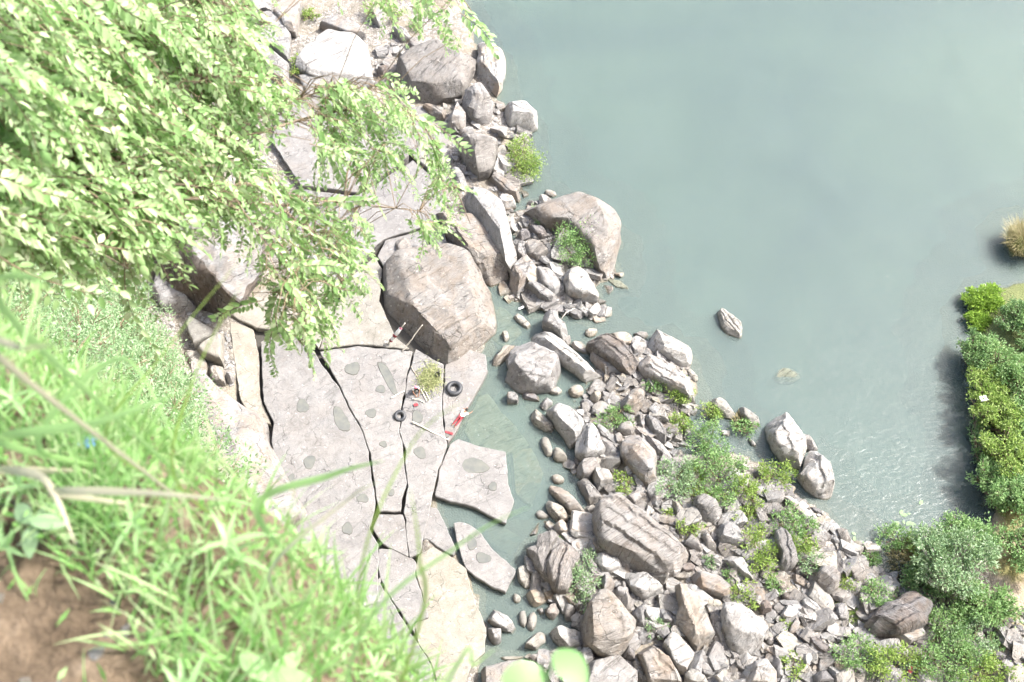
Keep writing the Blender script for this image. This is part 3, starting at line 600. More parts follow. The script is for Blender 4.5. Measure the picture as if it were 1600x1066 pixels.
R('A4', [(590,360),(620,340),(685,375),(690,400),(650,414),(610,400)], .6, 'round', 'pale', 'pale oval stone right of the bright wedge boulder', 'rock')
R('A4', [(770,670),(820,658),(880,710),(892,760),(860,792),(800,750)], .6, 'round', 'grey', 'smooth grey rock with a partner, left of the flat rock under the island bush', 'rock')
R('A4', [(735,740),(760,720),(860,782),(850,812),(790,795)], .55, 'block', 'grey', 'long grey rock lying under the smooth grey rock near blue litter', 'rock')
R('A4', [(890,690),(950,672),(1022,720),(1062,760),(1050,800),(980,810),(920,780)], .5, 'block', 'pale', 'flat pale rock with pitted top just below the island bush', 'rock')
R('A4', [(715,410),(800,398),(890,380),(920,350),(1000,350),(1080,388),(1142,480),(1168,620),(1157,692),(1110,702),(1060,680),(1000,600),(900,500),(800,485)], -2.6, 'round', 'brown', 'large curved boulder at the water holding the round green bush', tilt=(.06,.08))
R('A4', [(1080,715),(1150,730),(1197,772),(1130,762)], .3, 'slab', 'sunk', 'thin pointed rock just under water off the curved boulder', 'rock', dz=-.12)
R('A4', [(805,340),(830,325),(877,348),(845,362)], .4, 'egg', 'tan', 'small tan stone alone in water below the yellow green bush', 'stone')
R('A4', [(690,520),(740,498),(757,535),(712,552)], .6, 'round', 'dark', 'dark rounded stone in the rubble left of the island bush', 'stone')
R('A4', [(745,490),(800,488),(832,530),(792,542)], .5, 'block', 'dark', 'dark flat stone touching the left edge of the island bush', 'stone')
R('A4', [(725,565),(780,550),(832,600),(785,640),(732,605)], .4, 'slab', 'brown', 'broken reddish brown flat rock in the rubble left of the island bush', 'rock')
R('A4', [(690,570),(715,560),(745,620),(735,640),(700,620)], .7, 'block', 'grey', 'upright grey stone between wedge boulder and reddish flat rock', 'stone')
R('A4', [(400,230),(430,210),(480,310),(470,330),(430,300)], .7, 'block', 'grey', 'narrow grey rock beside the small pool above the wedge boulder', 'rock')
R('A4', [(215,610),(240,575),(300,580),(305,630),(240,645)], .7, 'round', 'grey', 'rounded grey rock wedged behind the top of the largest boulder', 'rock')
R('A4', [(160,560),(215,540),(250,600),(215,640),(160,640)], .6, 'block', 'grey', 'grey block left behind the largest boulder under hanging leaves', 'rock')
R('A4', [(300,560),(350,540),(390,590),(330,620)], .8, 'ridge', 'dark', 'dark splintered rock behind the right end of the largest boulder', 'rock')
# upper shore
R('A2', [(690,372),(740,322),(850,270),(950,215),(1080,178),(1147,200),(1152,280),(1112,380),(1070,452),(960,472),(860,492),(800,430)], -3.2, 'round', 'brown', 'long smooth pinkish boulder near the top of the shore', tilt=(.05,.05))
R('A2', [(1140,210),(1230,233),(1272,280),(1266,400),(1230,447),(1180,422),(1130,350),(1150,280)], -2.6, 'block', 'pale', 'tall pale boulder at the water right of the pinkish boulder')
R('A2', [(1070,472),(1110,425),(1180,430),(1222,490),(1202,552),(1150,562),(1090,532)], .8, 'round', 'grey', 'ribbed rounded rock below the long pinkish boulder')
R('A2', [(1000,562),(1040,498),(1097,550),(1082,602),(1020,592)], .7, 'block', 'grey', 'grey triangular rock below left of the ribbed rounded rock', 'rock')
R('A4', [(610,-10),(640,-45),(720,-40),(782,0),(796,50),(750,66),(660,55)], .6, 'round', 'pale', 'scooped pale rock at the water above the yellow green bush')
R('A2', [(880,492),(920,478),(1002,520),(992,552),(930,532)], .6, 'block', 'brown', 'brown rock tucked under the left of the ribbed rounded rock', 'rock')
R('A2', [(1040,620),(1100,590),(1140,605),(1100,640)], .6, 'egg', 'grey', 'small smooth stone above the domed brown boulder', 'stone')
R('A2', [(815,200),(900,196),(922,250),(862,268)], .5, 'block', 'grey', 'grey slab propped at the upper end of the pinkish boulder', 'rock')
R('A2', [(745,140),(800,130),(845,180),(790,185)], .5, 'block', 'grey', 'small grey block in the rubble at the top of the picture', 'rock')
R('A2', [(670,330),(720,298),(748,320),(700,355)], .6, 'round', 'dark', 'dark stone at the left tip of the long pinkish boulder', 'stone')
R('A2', [(300,302),(360,225),(392,210),(400,140),(560,168),(642,220),(662,380),(592,402),(450,372),(360,352)], -.9, 'slab', 'pale', 'bright broad slab with grey puddles on top, upper shore', 'rock_slab', dz=.3)
PUPPER = SLABTOP
R('A2', [(195,58),(240,-10),(335,15),(302,150),(250,130)], -1.0, 'slab', 'grey', 'grey block at the very top, highest of the stepped slabs', 'rock_slab', dz=.4)
R('A2', [(105,178),(130,68),(190,60),(282,152),(272,280),(200,230)], -1.0, 'slab', 'grey', 'middle one of the three stepped grey slabs', 'rock_slab', dz=.3)
R('A2', [(38,228),(100,190),(272,300),(272,392),(212,370),(130,292)], -1.0, 'slab', 'grey', 'lowest of the three stepped grey slabs', 'rock_slab', dz=.2)
R('A2', [(20,60),(60,-10),(190,-20),(190,50),(125,62),(100,170),(40,215)], -.9, 'slab', 'grey', 'leftmost grey slab beneath leaves at the top', 'rock_slab', dz=.2)
R('A2', [(400,110),(480,75),(600,130),(627,180),(540,162)], .4, 'slab', 'grey', 'thin grey slab above the bright broad slab', 'rock_slab', dz=.2)
R('A2', [(300,340),(370,362),(450,378),(590,408),(640,400),(600,450),(480,480),(360,450)], -.7, 'slab', 'grey', 'grey ledge slab directly below the bright broad slab', 'rock_slab')
R('A2', [(640,60),(690,40),(740,90),(690,120)], .6, 'block', 'pale', 'pale block among grass at the top of the shore', 'rock')
# debris left of the shelf
R('A3', [(110,530),(150,425),(250,500),(335,560),(255,612),(160,592)], -1.3, 'block', 'grey', 'grey rock at the foot of the black streaked outcrop')
R('A3', [(272,690),(280,635),(412,715),(402,742),(310,778)], .5, 'slab', 'cream', 'cream slab piece in the hollow left of the shelf', 'rock_slab')
R('A3', [(310,782),(400,745),(440,722),(442,862),(360,832)], .5, 'slab', 'cream', 'broken cream slab piece with notch beside the long crack', 'rock_slab')
R('A3', [(380,862),(440,868),(450,950),(390,935)], .6, 'block', 'tan', 'tan stone in the hollow beside the long crack', 'stone')
R('A3', [(450,892),(490,900),(492,940),(460,942)], .8, 'egg', 'grey', 'small round grey stone stuck in the long crack', 'stone')
R('A3', [(245,800),(330,800),(372,860),(372,940),(320,890)], .4, 'slab', 'tan', 'tan slab piece at the edge of the feathery bushes', 'rock_slab')
R('A3', [(75,390),(110,350),(135,410),(105,440),(70,420)], .8, 'round', 'brown', 'brown stone in the dark gap left of the black outcrop', 'stone')
R('A3', [(50,520),(85,470),(115,510),(95,560)], .8, 'round', 'dark', 'dark stone in the gap at the feet of the bushes', 'stone')
# boulder field below the island
R('B1', [(150,600),(210,520),(195,470),(250,388),(340,380),(400,420),(480,450),(530,520),(570,575),(540,622),(450,642),(300,657),(190,642)], -2.2, 'block', 'grey', 'hollowed grey boulder with a yellowish pool in its front', tilt=(0,.15))
R('B1', [(85,515),(110,462),(150,430),(190,370),(235,352),(247,375),(220,425),(180,472),(120,522)], .9, 'ridge', 'tan', 'slanted splinter of tan rock left of the hollowed boulder', 'rock')
R('B1', [(325,320),(350,268),(390,248),(430,280),(520,350),(590,430),(660,490),(740,560),(788,605),(770,637),(730,632),(660,590),(570,520),(480,450),(400,400),(345,372)], .7, 'round', 'pale', 'long pale log shaped rock right of the hollowed boulder')
R('B1', [(400,240),(430,185),(465,158),(500,180),(505,235),(550,270),(567,300),(545,327),(500,307),(420,267)], .6, 'block', 'grey', 'angular rock propped on the upper end of the log shaped rock', 'rock', dz=.7)
R('B1', [(540,345),(575,325),(584,370),(560,387),(540,372)], .7, 'block', 'brown', 'small upright brown stone right of the log shaped rock', 'stone')
R('B1', [(166,310),(195,296),(217,340),(190,364)], .6, 'block', 'tan', 'small tan block in water above the splinter of tan rock', 'stone')
R('B1', [(228,190),(260,178),(342,260),(342,280),(320,284),(250,232)], .5, 'round', 'tan', 'narrow tan stone half in water above the log shaped rock', 'stone')
R('B1', [(668,370),(720,328),(790,333),(850,363),(920,398),(970,458),(995,490),(970,522),(930,547),(870,522),(800,482),(740,442),(700,402)], -2.0, 'strata', 'str2', 'dark striped rock with white ridges standing in the channel')
R('B1', [(665,285),(742,290),(737,322),(690,330),(667,315)], .5, 'block', 'tan', 'pale stone touching the top of the striped rock', 'stone')
R('B1', [(818,310),(900,303),(952,330),(947,377),(900,382),(850,350)], .4, 'slab', 'tan', 'flat tan rock in water above the striped rock', 'rock')
R('B1', [(943,301),(1030,300),(1042,325),(1010,342),(950,325)], .5, 'block', 'brown', 'thin brown stone between flat tan rock and pale bullet rock', 'stone')
R('B1', [(1023,340),(1070,300),(1130,308),(1220,348),(1312,410),(1314,455),(1290,492),(1240,512),(1180,472),(1100,440),(1030,392)], -1.9, 'block', 'pale', 'pale bullet shaped boulder at the outer edge of the rocks')
R('B1', [(985,460),(1040,443),(1110,468),(1200,520),(1290,590),(1327,690),(1280,702),(1200,662),(1090,602),(1010,562),(983,512)], -1.3, 'block', 'pale', 'cracked pale ledge below the bullet shaped boulder')
R('B1', [(1262,500),(1330,560),(1342,590),(1310,602),(1268,560)], .6, 'egg', 'tan', 'narrow tan stone at the water beside the cracked pale ledge', 'stone')
R('B1', [(558,640),(610,613),(657,640),(652,682),(600,690),(563,667)], .5, 'egg', 'tan', 'flat oval stone in the channel below the log shaped rock', 'stone')
R('B1', [(628,710),(670,693),(722,735),(712,757),(670,757)], .5, 'egg', 'grey', 'oval grey stone in the channel above the round bush', 'stone')
R('B1', [(690,670),(740,648),(767,680),(742,717),(700,712)], .6, 'round', 'tan', 'tan stone at the edge of the pebbles above the round bush', 'stone')
R('B1', [(868,740),(880,688),(950,653),(1017,670),(1012,740),(960,787),(900,772)], .7, 'round', 'brown', 'rounded pinkish rock in the pebbles right of the round bush', 'rock')
R('B1', [(978,785),(1005,778),(1027,860),(1000,882),(980,850)], .7, 'block', 'grey', 'narrow grey stone left of the grey split rock', 'stone')
R('B1', [(1018,790),(1060,783),(1112,850),(1152,910),(1142,957),(1110,952),(1050,892),(1023,840)], .7, 'block', 'grey', 'long grey rock above right of the great rounded boulder', 'rock')
R('F', [(968.5,697),(979,681.6),(997,677.7),(1013.7,700),(1029,720),(1035.5,745),(1032,759),(1018,763),(995.7,745),(977.7,727),(969.8,713.5)], -2.3, 'round', 'grey', 'great smooth rounded boulder in the middle of the rock field')
R('F', [(1000,675),(1015,679),(1037,699),(1051,718),(1044,727),(1030,716),(1013,699)], .8, 'round', 'grey', 'smooth rock pressed against the right of the great rounded boulder')
R('B1', [(428,770),(470,733),(540,758),(610,800),(667,850),(662,890),(620,942),(575,972),(530,900),(480,840)], -1.7, 'block', 'pale', 'wedge shaped pale boulder with shaded side below the hollowed boulder', tilt=(.1,.1))
R('B1', [(598,980),(640,900),(690,848),(750,900),(812,975),(802,1012),(740,1032),(660,1065),(620,1042)], -1.5, 'block', 'pale', 'flat topped pale boulder with red cloth at its corner')
R('B1', [(328,800),(365,763),(420,808),(482,870),(482,907),(430,892),(360,852)], .6, 'block', 'tan', 'tan block left of the wedge shaped pale boulder', 'rock')
R('B1', [(393,735),(440,685),(474,700),(467,730),(420,770)], .7, 'round', 'grey', 'small grey rock at the top of the wedge shaped boulder', 'stone')
R('B1', [(198,660),(225,648),(270,700),(262,722),(198,722)], .7, 'block', 'grey', 'angular grey stone at the left foot of the hollowed boulder', 'stone')
R('B1', [(270,665),(330,660),(400,690),(395,715),(290,700)], .5, 'block', 'dark', 'low dark stone under the front of the hollowed boulder', 'stone')
R('B1', [(440,640),(500,625),(535,655),(500,675),(450,665)], .5, 'block', 'tan', 'tan stone under the right end of the hollowed boulder', 'stone')
R('B1', [(398,960),(410,923),(440,918),(472,1000),(467,1047),(430,1042)], .6, 'egg', 'cream', 'white egg shaped stone at the pool edge', 'stone')
R('B1', [(470,1002),(500,983),(562,1040),(562,1075),(480,1070)], .6, 'egg', 'cream', 'second white stone, right of the egg shaped one', 'stone')
R('B1', [(718,850),(760,858),(837,920),(827,947),(770,922)], .6, 'block', 'grey', 'narrow grey rock below the round bush', 'stone')
R('B1', [(838,872),(900,833),(972,850),(967,902),(890,922)], .6, 'round', 'brown', 'grooved brown rock right below the round bush', 'rock')
R('B1', [(835,910),(885,900),(890,960),(850,970)], .6, 'block', 'grey', 'grey cube like stone left of the great rounded boulder', 'stone')
# central bank
R('B2', [(338,130),(400,98),(500,73),(542,95),(520,152),(450,202),(400,207),(358,175)], .7, 'block', 'grey', 'curved grey rock with overhang below the flat topped boulder', 'rock')
R('B2', [(463,190),(500,143),(560,148),(612,220),(617,270),(570,292),(510,307),(478,250)], .7, 'block', 'pale', 'white block left of the small yellow bush', 'rock')
R('B2', [(363,240),(430,203),(472,260),(532,350),(567,402),(500,412),(448,392),(398,310)], .6, 'block', 'brown', 'brown grey rectangular rock left of the white block', 'rock')
R('B2', [(158,285),(180,238),(240,263),(330,348),(422,430),(427,480),(400,507),(340,482),(270,402),(200,332)], .75, 'round', 'brown', 'long rounded brown rock lying in the pool')
R('B2', [(143,390),(185,350),(250,383),(312,460),(302,502),(220,522),(158,450)], .6, 'round', 'tan', 'tan rock beside the long rounded rock in the pool', 'rock')
R('B2', [(68,450),(110,428),(177,475),(162,492),(90,492)], .5, 'egg', 'cream', 'small cream stone furthest out in the pool', 'stone')
R('B2', [(178,200),(220,181),(277,210),(272,242),(210,252)], .5, 'egg', 'cream', 'small cream stone at the upper end of the long rounded rock', 'stone')
R('B2', [(198,540),(240,503),(312,540),(322,582),(280,612),(220,592)], .7, 'block', 'pale', 'pale cube stone below the tan rock in the pool', 'stone')
R('B2', [(170,580),(195,560),(245,610),(235,640),(190,620)], .6, 'egg', 'tan', 'narrow stone above the flaky upright rocks', 'stone')
R('B2', [(475,520),(488,430),(580,368),(640,368),(720,418),(850,508),(942,568),(1010,598),(1100,668),(1188,770),(1100,812),(1040,882),(950,897),(850,852),(750,847),(690,812),(600,752),(520,692),(483,610)], -2.8, 'strata', 'str1', 'giant pale layered slab boulder in the centre of the bank', tilt=(-.06,.02))
R('B2', [(12,700),(80,690),(90,618),(140,593),(212,598),(232,630),(180,700),(150,790),(160,870),(190,962),(130,902),(68,820)], -1.8, 'strata', 'strv', 'dark upright flake of layered rock at the pool')
R('B2', [(143,800),(190,718),(240,668),(310,653),(372,700),(377,780),(332,860),(332,940),(290,1002),(230,1012),(178,960)], -2.2, 'strata', 'strv', 'pale upright layered boulder left of the tall grey green bush')
R('B2', [(483,715),(560,733),(640,758),(682,820),(600,872),(540,852),(483,800)], .55, 'block', 'pale', 'pale slab tucked under the lower left of the giant slab', 'rock')
R('B2', [(678,870),(760,863),(840,878),(922,940),(957,1000),(942,1042),(870,1062),(800,1032),(730,982)], .7, 'block', 'pale', 'bright lens shaped rock below the giant slab')
R('B2', [(868,340),(920,318),(967,390),(920,417),(878,385)], .7, 'block', 'grey', 'grey cube below the great rounded boulder', 'stone')
R('B2', [(1000,350),(1050,343),(1112,430),(1107,492),(1050,462)], .8, 'ridge', 'grey', 'leaning grey plate between the pale bush and yellow bush', 'rock')
R('B2', [(1103,432),(1150,423),(1197,480),(1182,512),(1120,482)], .7, 'block', 'grey', 'small grey rock at the left end of the white streaked boulder', 'stone')
R('B3', [(325,960),(345,900),(400,885),(480,920),(532,975),(520,1030),(470,1060),(420,1062),(370,1010)], .7, 'round', 'str1', 'white streaked boulder below the thick central bushes')
R('B2', [(1188,520),(1230,508),(1302,640),(1362,740),(1340,790),(1290,740),(1220,610)], .8, 'ridge', 'brown', 'long brown plate leaning right of the giant slab', 'rock')
R('B2', [(1108,660),(1150,598),(1190,598),(1242,680),(1242,742),(1190,722)], .6, 'round', 'str1', 'striped pale rock against the right tip of the giant slab', 'rock')
R('B2', [(618,980),(660,943),(722,990),(722,1042),(660,1062),(618,1020)], .7, 'round', 'grey', 'rounded grey stone left of the bright lens shaped rock', 'stone')
R('B2', [(518,930),(550,888),(620,908),(632,970),(560,1002)], .7, 'block', 'grey', 'grey block above the big brown boulder near the tall bush', 'stone')
R('B2', [(428,690),(463,623),(490,670),(485,762),(450,732)], .9, 'block', 'grey', 'thin upright grey stone left of the pale tucked slab', 'stone')
R('B2', [(343,640),(375,633),(387,720),(360,725)], .8, 'block', 'grey', 'narrow grey stone behind the pale upright layered boulder', 'stone')
R('B2', [(843,490),(920,453),(942,510),(880,537)], .7, 'block', 'grey', 'grey stone above the giant slab near the yellow bush', 'stone')
R('B2', [(700,340),(790,298),(822,340),(760,392)], .6, 'block', 'grey', 'angular grey stone below the great rounded boulder, left', 'stone')
R('B2', [(760,440),(830,430),(870,470),(830,500)], .5, 'slab', 'grey', 'flat grey stone leaning on the top edge of the giant slab', 'stone')
R('B2', [(1060,830),(1110,805),(1180,800),(1185,850),(1090,860)], .6, 'block', 'dark', 'dark stone under the right tip of the giant slab', 'stone')
# outer river rocks
R('B3', [(798,410),(820,383),(930,376),(972,400),(1002,460),(1042,540),(1073,588),(1050,640),(1038,705),(980,682),(900,642),(850,582),(808,500)], -2.3, 'block', 'pale', 'big smooth river boulder, upper half of the cracked pair', tilt=(.04,.06))
R('B3', [(1056,642),(1086,598),(1130,590),(1192,640),(1212,720),(1247,800),(1237,870),(1200,902),(1130,872),(1060,812),(1012,752),(1044,715)], -2.1, 'block', 'pale', 'big smooth river boulder, lower half of the cracked pair')
R('B3', [(1033,475),(1060,478),(1132,530),(1152,597),(1085,592),(1050,550)], .8, 'ridge', 'brown', 'jagged brown rock on the river side of the cracked pair', 'rock')
R('B3', [(608,330),(640,313),(740,358),(787,440),(772,472),(720,432),(650,372)], .7, 'round', 'tan', 'tan rock left of the cracked pair with dry grass below', 'rock')
R('B3', [(413,270),(490,248),(540,278),(612,370),(592,392),(540,372),(470,312)], .6, 'block', 'tan', 'flat tan rock with grass, outermost of the small river rocks', 'rock')
R('B3', [(688,508),(757,550),(742,580),(715,557)], .6, 'ridge', 'pale', 'small sharp pale stone in the inlet', 'stone')
R('B3', [(510,465),(580,470),(590,500),(530,495)], .5, 'block', 'pale', 'small pale stone in the inlet by the thick bush', 'stone')
R('B3', [(600,672),(640,648),(697,690),(692,732),(640,722)], .7, 'round', 'pale', 'pale knobbly stone at the right of the thick bushes', 'stone')
R('B3', [(720,730),(780,708),(802,760),(740,772)], .7, 'round', 'dark', 'mossy dark stone in the inlet below the cracked pair', 'stone')
R('B3', [(678,908),(740,918),(802,1000),(842,1068),(760,1070)], .7, 'block', 'brown', 'brown pointed slab between two yellow green bushes', 'rock')
R('B3', [(898,880),(960,888),(1060,978),(1130,998),(1182,1050),(1172,1085),(1080,1080),(970,962)], .6, 'round', 'pale', 'long pale ledge at the inlet behind the shore bushes')
R('B3', [(1083,950),(1150,963),(1177,1005),(1150,1012),(1100,977)], .6, 'block', 'dark', 'small dark stone at the water below the cracked pair', 'stone')
R('B3', [(240,625),(330,608),(392,660),(300,692)], .4, 'egg', 'tan', 'low tan rock in the inlet left of the thick bush', 'stone')
R('F', [(1119,482),(1130,484),(1144,493),(1156,505),(1163,524),(1154,529),(1138,520),(1126,507)], -.6, 'strata', 'tan', 'jagged pale rock tip alone in the open river', 'rock')
R('F', [(1127,507),(1136,512),(1144,524),(1139,527),(1130,517)], -.2, 'ridge', 'tan', 'low sliver of rock below the jagged tip in the open river', 'stone')
R('F', [(1204,585),(1222,574),(1250,578),(1256,590),(1235,600),(1215,598)], .15, 'round', 'sunk', 'sunken boulder showing faintly under the open river', 'rock', dz=-.16)
# right part of the bank
R('B5', [(383,100),(420,73),(500,83),(592,145),(577,202),(500,212),(420,192)], .6, 'block', 'grey', 'grey arrow shaped rock below the white streaked boulder', 'rock')
R('B5', [(433,290),(490,260),(560,298),(632,350),(622,432),(560,402),(500,362)], .7, 'block', 'pale', 'pale leaning slab left of the tall yellow green bush', 'rock')
R('B5', [(460,240),(520,223),(602,265),(602,312),(540,282)], .6, 'block', 'grey', 'grey plate behind the pale leaning slab', 'rock')
R('B5', [(758,110),(800,93),(852,170),(912,310),(880,342),(820,367),(788,340),(800,290),(758,200)], -1.4, 'strata', 'str1', 'tall cream plate standing right of the tall yellow green bush')
R('B5', [(238,390),(290,373),(400,398),(482,460),(507,500),(502,547),(420,532),(300,497),(263,482)], .6, 'strata', 'str1', 'pale layered slab below the right tip of the giant slab')
R('B5', [(120,385),(230,378),(245,410),(190,425),(130,410)], .6, 'block', 'tan', 'tan splinter at the left end of the pale layered slab', 'stone')
R('B5', [(130,460),(230,450),(262,480),(220,500),(150,490)], .6, 'block', 'tan', 'tan flat stone above the cream split boulder', 'stone')
R('B5', [(310,560),(360,535),(440,560),(430,595),(350,605)], .6, 'egg', 'tan', 'smooth cream stone between the two cream boulders', 'stone')
R('B5', [(128,700),(160,600),(150,478),(190,488),(280,558),(372,640),(412,720),(350,832),(330,902),(270,872),(198,780)], -2.2, 'block', 'tan', 'cream split boulder with brown shaded left side', tilt=(.05,.05))
R('B5', [(418,640),(440,588),(510,593),(600,618),(702,670),(722,730),(682,822),(640,902),(590,912),(480,862),(438,770)], -2.4, 'block', 'pale', 'bright cube boulder with dark left face', tilt=(.1,.03))
R('B5', [(58,830),(110,763),(170,788),(262,880),(202,1022),(170,1032),(100,922)], -1.3, 'slab', 'pale', 'smooth pale slab left below the cream split boulder')
R('F', [(993,1008),(1012,1003),(1045,1030),(1063,1062),(1066,1085),(1020,1085),(1004,1045)], -1.7, 'block', 'brown', 'dark brown leaning boulder at the bottom edge')
R('B5', [(190,1010),(240,985),(330,1040),(360,1090),(200,1090)], -1.0, 'block', 'tan', 'brownish flat boulder cut by the bottom edge')
R('B5', [(543,990),(600,958),(702,938),(782,1050),(792,1085),(560,1085)], -1.4, 'block', 'pale', 'pale block boulder at the bottom edge below the cube boulder')
R('B5', [(253,930),(300,908),(392,1010),(372,1042),(320,1032)], .7, 'block', 'grey', 'grey plate leaning right of the smooth pale slab', 'rock')
R('B5', [(1003,420),(1050,343),(1120,348),(1162,410),(1157,482),(1100,517),(1040,482)], .85, 'strata', 'str1', 'rounded layered boulder with tan bands near the grass')
R('B5', [(928,560),(960,528),(1020,568),(1067,610),(1052,652),(1000,652),(948,612)], .6, 'block', 'pale', 'bright white rock below the rounded layered boulder', 'rock')
R('B5', [(788,660),(830,588),(902,610),(917,650),(830,692)], .6, 'block', 'pale', 'pale angular rock in the middle of the right rubble', 'rock')
R('B5', [(848,740),(900,653),(927,690),(902,762),(850,772)], .7, 'strata', 'str1', 'pale upright plate beside the pale angular rock', 'rock')
R('B5', [(968,790),(1030,778),(1112,830),(1152,880),(1120,902),(1050,882),(988,830)], .7, 'block', 'dark', 'smooth dark grey rock in the lower right rubble', 'rock')
R('B5', [(1058,590),(1110,518),(1142,540),(1137,602),(1090,637)], .8, 'ridge', 'dark', 'dark upright plate right of the bright white rock', 'rock')
R('B5', [(1123,580),(1180,558),(1232,630),(1222,692),(1160,682)], .6, 'block', 'grey', 'grey rock at the left edge of the grass patch', 'rock')
R('B5', [(688,860),(760,838),(872,880),(872,912),(770,917)], .5, 'slab', 'pale', 'flat pale slab right below the cube boulder', 'rock_slab')
R('B5', [(985,1020),(1080,978),(1132,1080),(1000,1085)], .8, 'block', 'dark', 'dark boulder at the bottom edge beside a pale plate', 'rock')
R('B5', [(1098,968),(1150,973),(1192,1080),(1135,1080)], .9, 'block', 'pale', 'pale plate leaning on the dark boulder at the bottom edge', 'rock')
R('B5', [(798,520),(840,493),(892,530),(882,562),(820,557)], .6, 'egg', 'dark', 'dark egg shaped stone in the right rubble', 'stone')
R('B5', [(648,560),(690,528),(747,580),(742,642),(680,642)], .7, 'round', 'dark', 'rounded dark rock behind the cube boulder', 'rock')
R('B5', [(838,410),(890,383),(1012,470),(992,507),(900,452)], .5, 'block', 'grey', 'long grey slab left of the rounded layered boulder', 'rock')
R('B5', [(715,790),(745,780),(765,820),(740,838),(712,825)], .7, 'egg', 'grey', 'round grey stone right of the cube boulder', 'stone')
R('B6', [(178,370),(230,308),(277,350),(292,442),(220,445)], .5, 'slab', 'brown', 'brown pointed flat rock above the grass patch', 'rock')
R('B6', [(348,370),(400,348),(412,420),(370,442)], .5, 'slab', 'brown', 'brown flat rock left of the small blue pool', 'rock')
R('B6', [(98,120),(150,78),(197,190),(182,227),(120,172)], .7, 'block', 'brown', 'grooved brown rock at the tip of the shore', 'rock')
R('B6', [(55,150),(95,140),(125,200),(100,215)], .6, 'block', 'grey', 'grey sliver left of the grooved brown rock', 'stone')
R('B6', [(223,230),(290,188),(397,220),(392,252),(260,272)], .6, 'block', 'pale', 'pale rock at the left end of the shore thicket', 'rock')
R('B6', [(278,710),(340,638),(480,558),(560,498),(622,540),(692,600),(652,722),(560,762),(440,782),(330,762)], -2.4, 'strata', 'str3', 'grey layered outcrop below the willow like tree', 'outcrop', tilt=(.08,-.05))
R('B6', [(448,790),(560,738),(682,718),(672,782),(560,832),(470,822)], .7, 'block', 'grey', 'grey block below the layered outcrop')
R('B6', [(408,870),(480,833),(572,870),(592,910),(520,942),(430,922)], .7, 'round', 'pale', 'rounded pale boulder below the layered outcrop')
R('B6', [(570,840),(620,800),(690,800),(690,860),(620,880)], .7, 'block', 'dark', 'dark broken rock in the shade below the layered outcrop', 'rock')
R('B7', [(905,710),(960,670),(1060,660),(1160,720),(1225,800),(1190,830),(1060,800),(970,770)], .7, 'round', 'dark', 'smooth dark boulder near the sandy flat')
R('B7', [(780,420),(850,350),(900,500),(870,600),(800,580)], .8, 'block', 'pale', 'pale upright rock among bushes beside the sandy flat', 'rock')
R('B7', [(1225,410),(1290,350),(1390,380),(1410,450),(1310,470)], .6, 'block', 'dark', 'dark grey rock lying on the sandy flat', 'rock')
R('B7', [(990,850),(1080,810),(1145,850),(1110,910),(1010,915)], .7, 'round', 'grey', 'grey rounded rock below the smooth dark boulder', 'rock')
R('B7', [(830,820),(880,780),(980,860),(985,910),(890,860)], .6, 'round', 'grey', 'long grey rock left of the grey rounded rock', 'rock')
R('B7', [(1340,680),(1411,650),(1430,780),(1370,800)], .6, 'block', 'pale', 'pale rock at the right border of the frame', 'rock')
R('B6', [(228,738),(330,778),(442,838),(422,862),(310,802)], .5, 'slab', 'grey', 'long thin grey slab running below the outcrop', 'rock_slab')
# lower pool and bottom edge
slab([(709,818),(717,815),(732,819),(750,832),(770,860),(805,890),(803,901),(790,925),(772,918),(747,904),(729,889),(720,869)], .42, 'slab', parent=None, name='rock_slab')
tag(SLABTOP[-1][2], 'loose flat slab with two puddles tilting into the pool', 'rock slab'); LOOSE = SLABTOP[-1][2]
R('B4', [(408,120),(490,113),(522,240),(490,292),(413,220)], .5, 'block', 'tan', 'tan block right of the loose flat slab', 'rock')
R('B4', [(468,320),(630,288),(667,360),(545,422),(488,372)], .5, 'block', 'tan', 'long tan block in the middle of the lower pool', 'rock')
R('B4', [(378,340),(400,308),(442,340),(437,380),(400,387)], .6, 'egg', 'cream', 'small cream stone alone in the lower pool', 'stone')
R('B4', [(428,450),(470,433),(487,500),(482,572),(433,552)], .6, 'egg', 'cream', 'left one of two upright cream stones in the lower pool', 'stone')
R('B4', [(490,490),(530,448),(567,490),(547,572),(510,602),(487,572)], .6, 'egg', 'cream', 'right one of two upright cream stones in the lower pool', 'stone')
R('B4', [(183,500),(245,393),(300,440),(432,592),(390,612),(290,582),(240,557)], -.9, 'block', 'grey', 'sharp triangular grey plate in the lower pool', 'rock', tilt=(.15,0))
R('B4', [(193,572),(230,555),(302,582),(297,672),(260,692),(193,642)], .8, 'block', 'grey', 'grey cube stone below the sharp triangular plate', 'stone')
R('B4', [(468,712),(510,618),(620,593),(647,660),(550,727)], .6, 'block', 'tan', 'tan wedge rock at the lower end of the pool', 'rock')
R('B4', [(638,600),(730,573),(800,598),(892,600),(902,712),(770,742),(690,692)], .65, 'block', 'pale', 'white topped rock left of the big brown boulder', 'rock')
R('B4', [(888,500),(940,428),(1000,338),(1080,308),(1132,370),(1222,430),(1312,530),(1282,622),(1222,722),(1140,802),(1010,767),(918,692),(888,612)], -3.0, 'block', 'brown', 'big brown boulder with notched top at the lower pool', tilt=(0,.12))
R('B4', [(858,770),(900,713),(962,725),(977,810),(920,862)], .8, 'block', 'grey', 'upright grey stone below the big brown boulder', 'stone')
R('B4', [(608,420),(700,398),(727,450),(680,517),(640,482)], .6, 'block', 'grey', 'grey wedge stone above the lower pool', 'stone')
R('B4', [(743,390),(780,373),(857,440),(842,522),(770,522)], .7, 'round', 'grey', 'white faced rounded stone left of the big brown boulder', 'stone')
R('B4', [(748,340),(800,298),(872,370),(862,432),(800,392)], .7, 'block', 'grey', 'layered grey stone above the white faced rounded stone', 'stone')
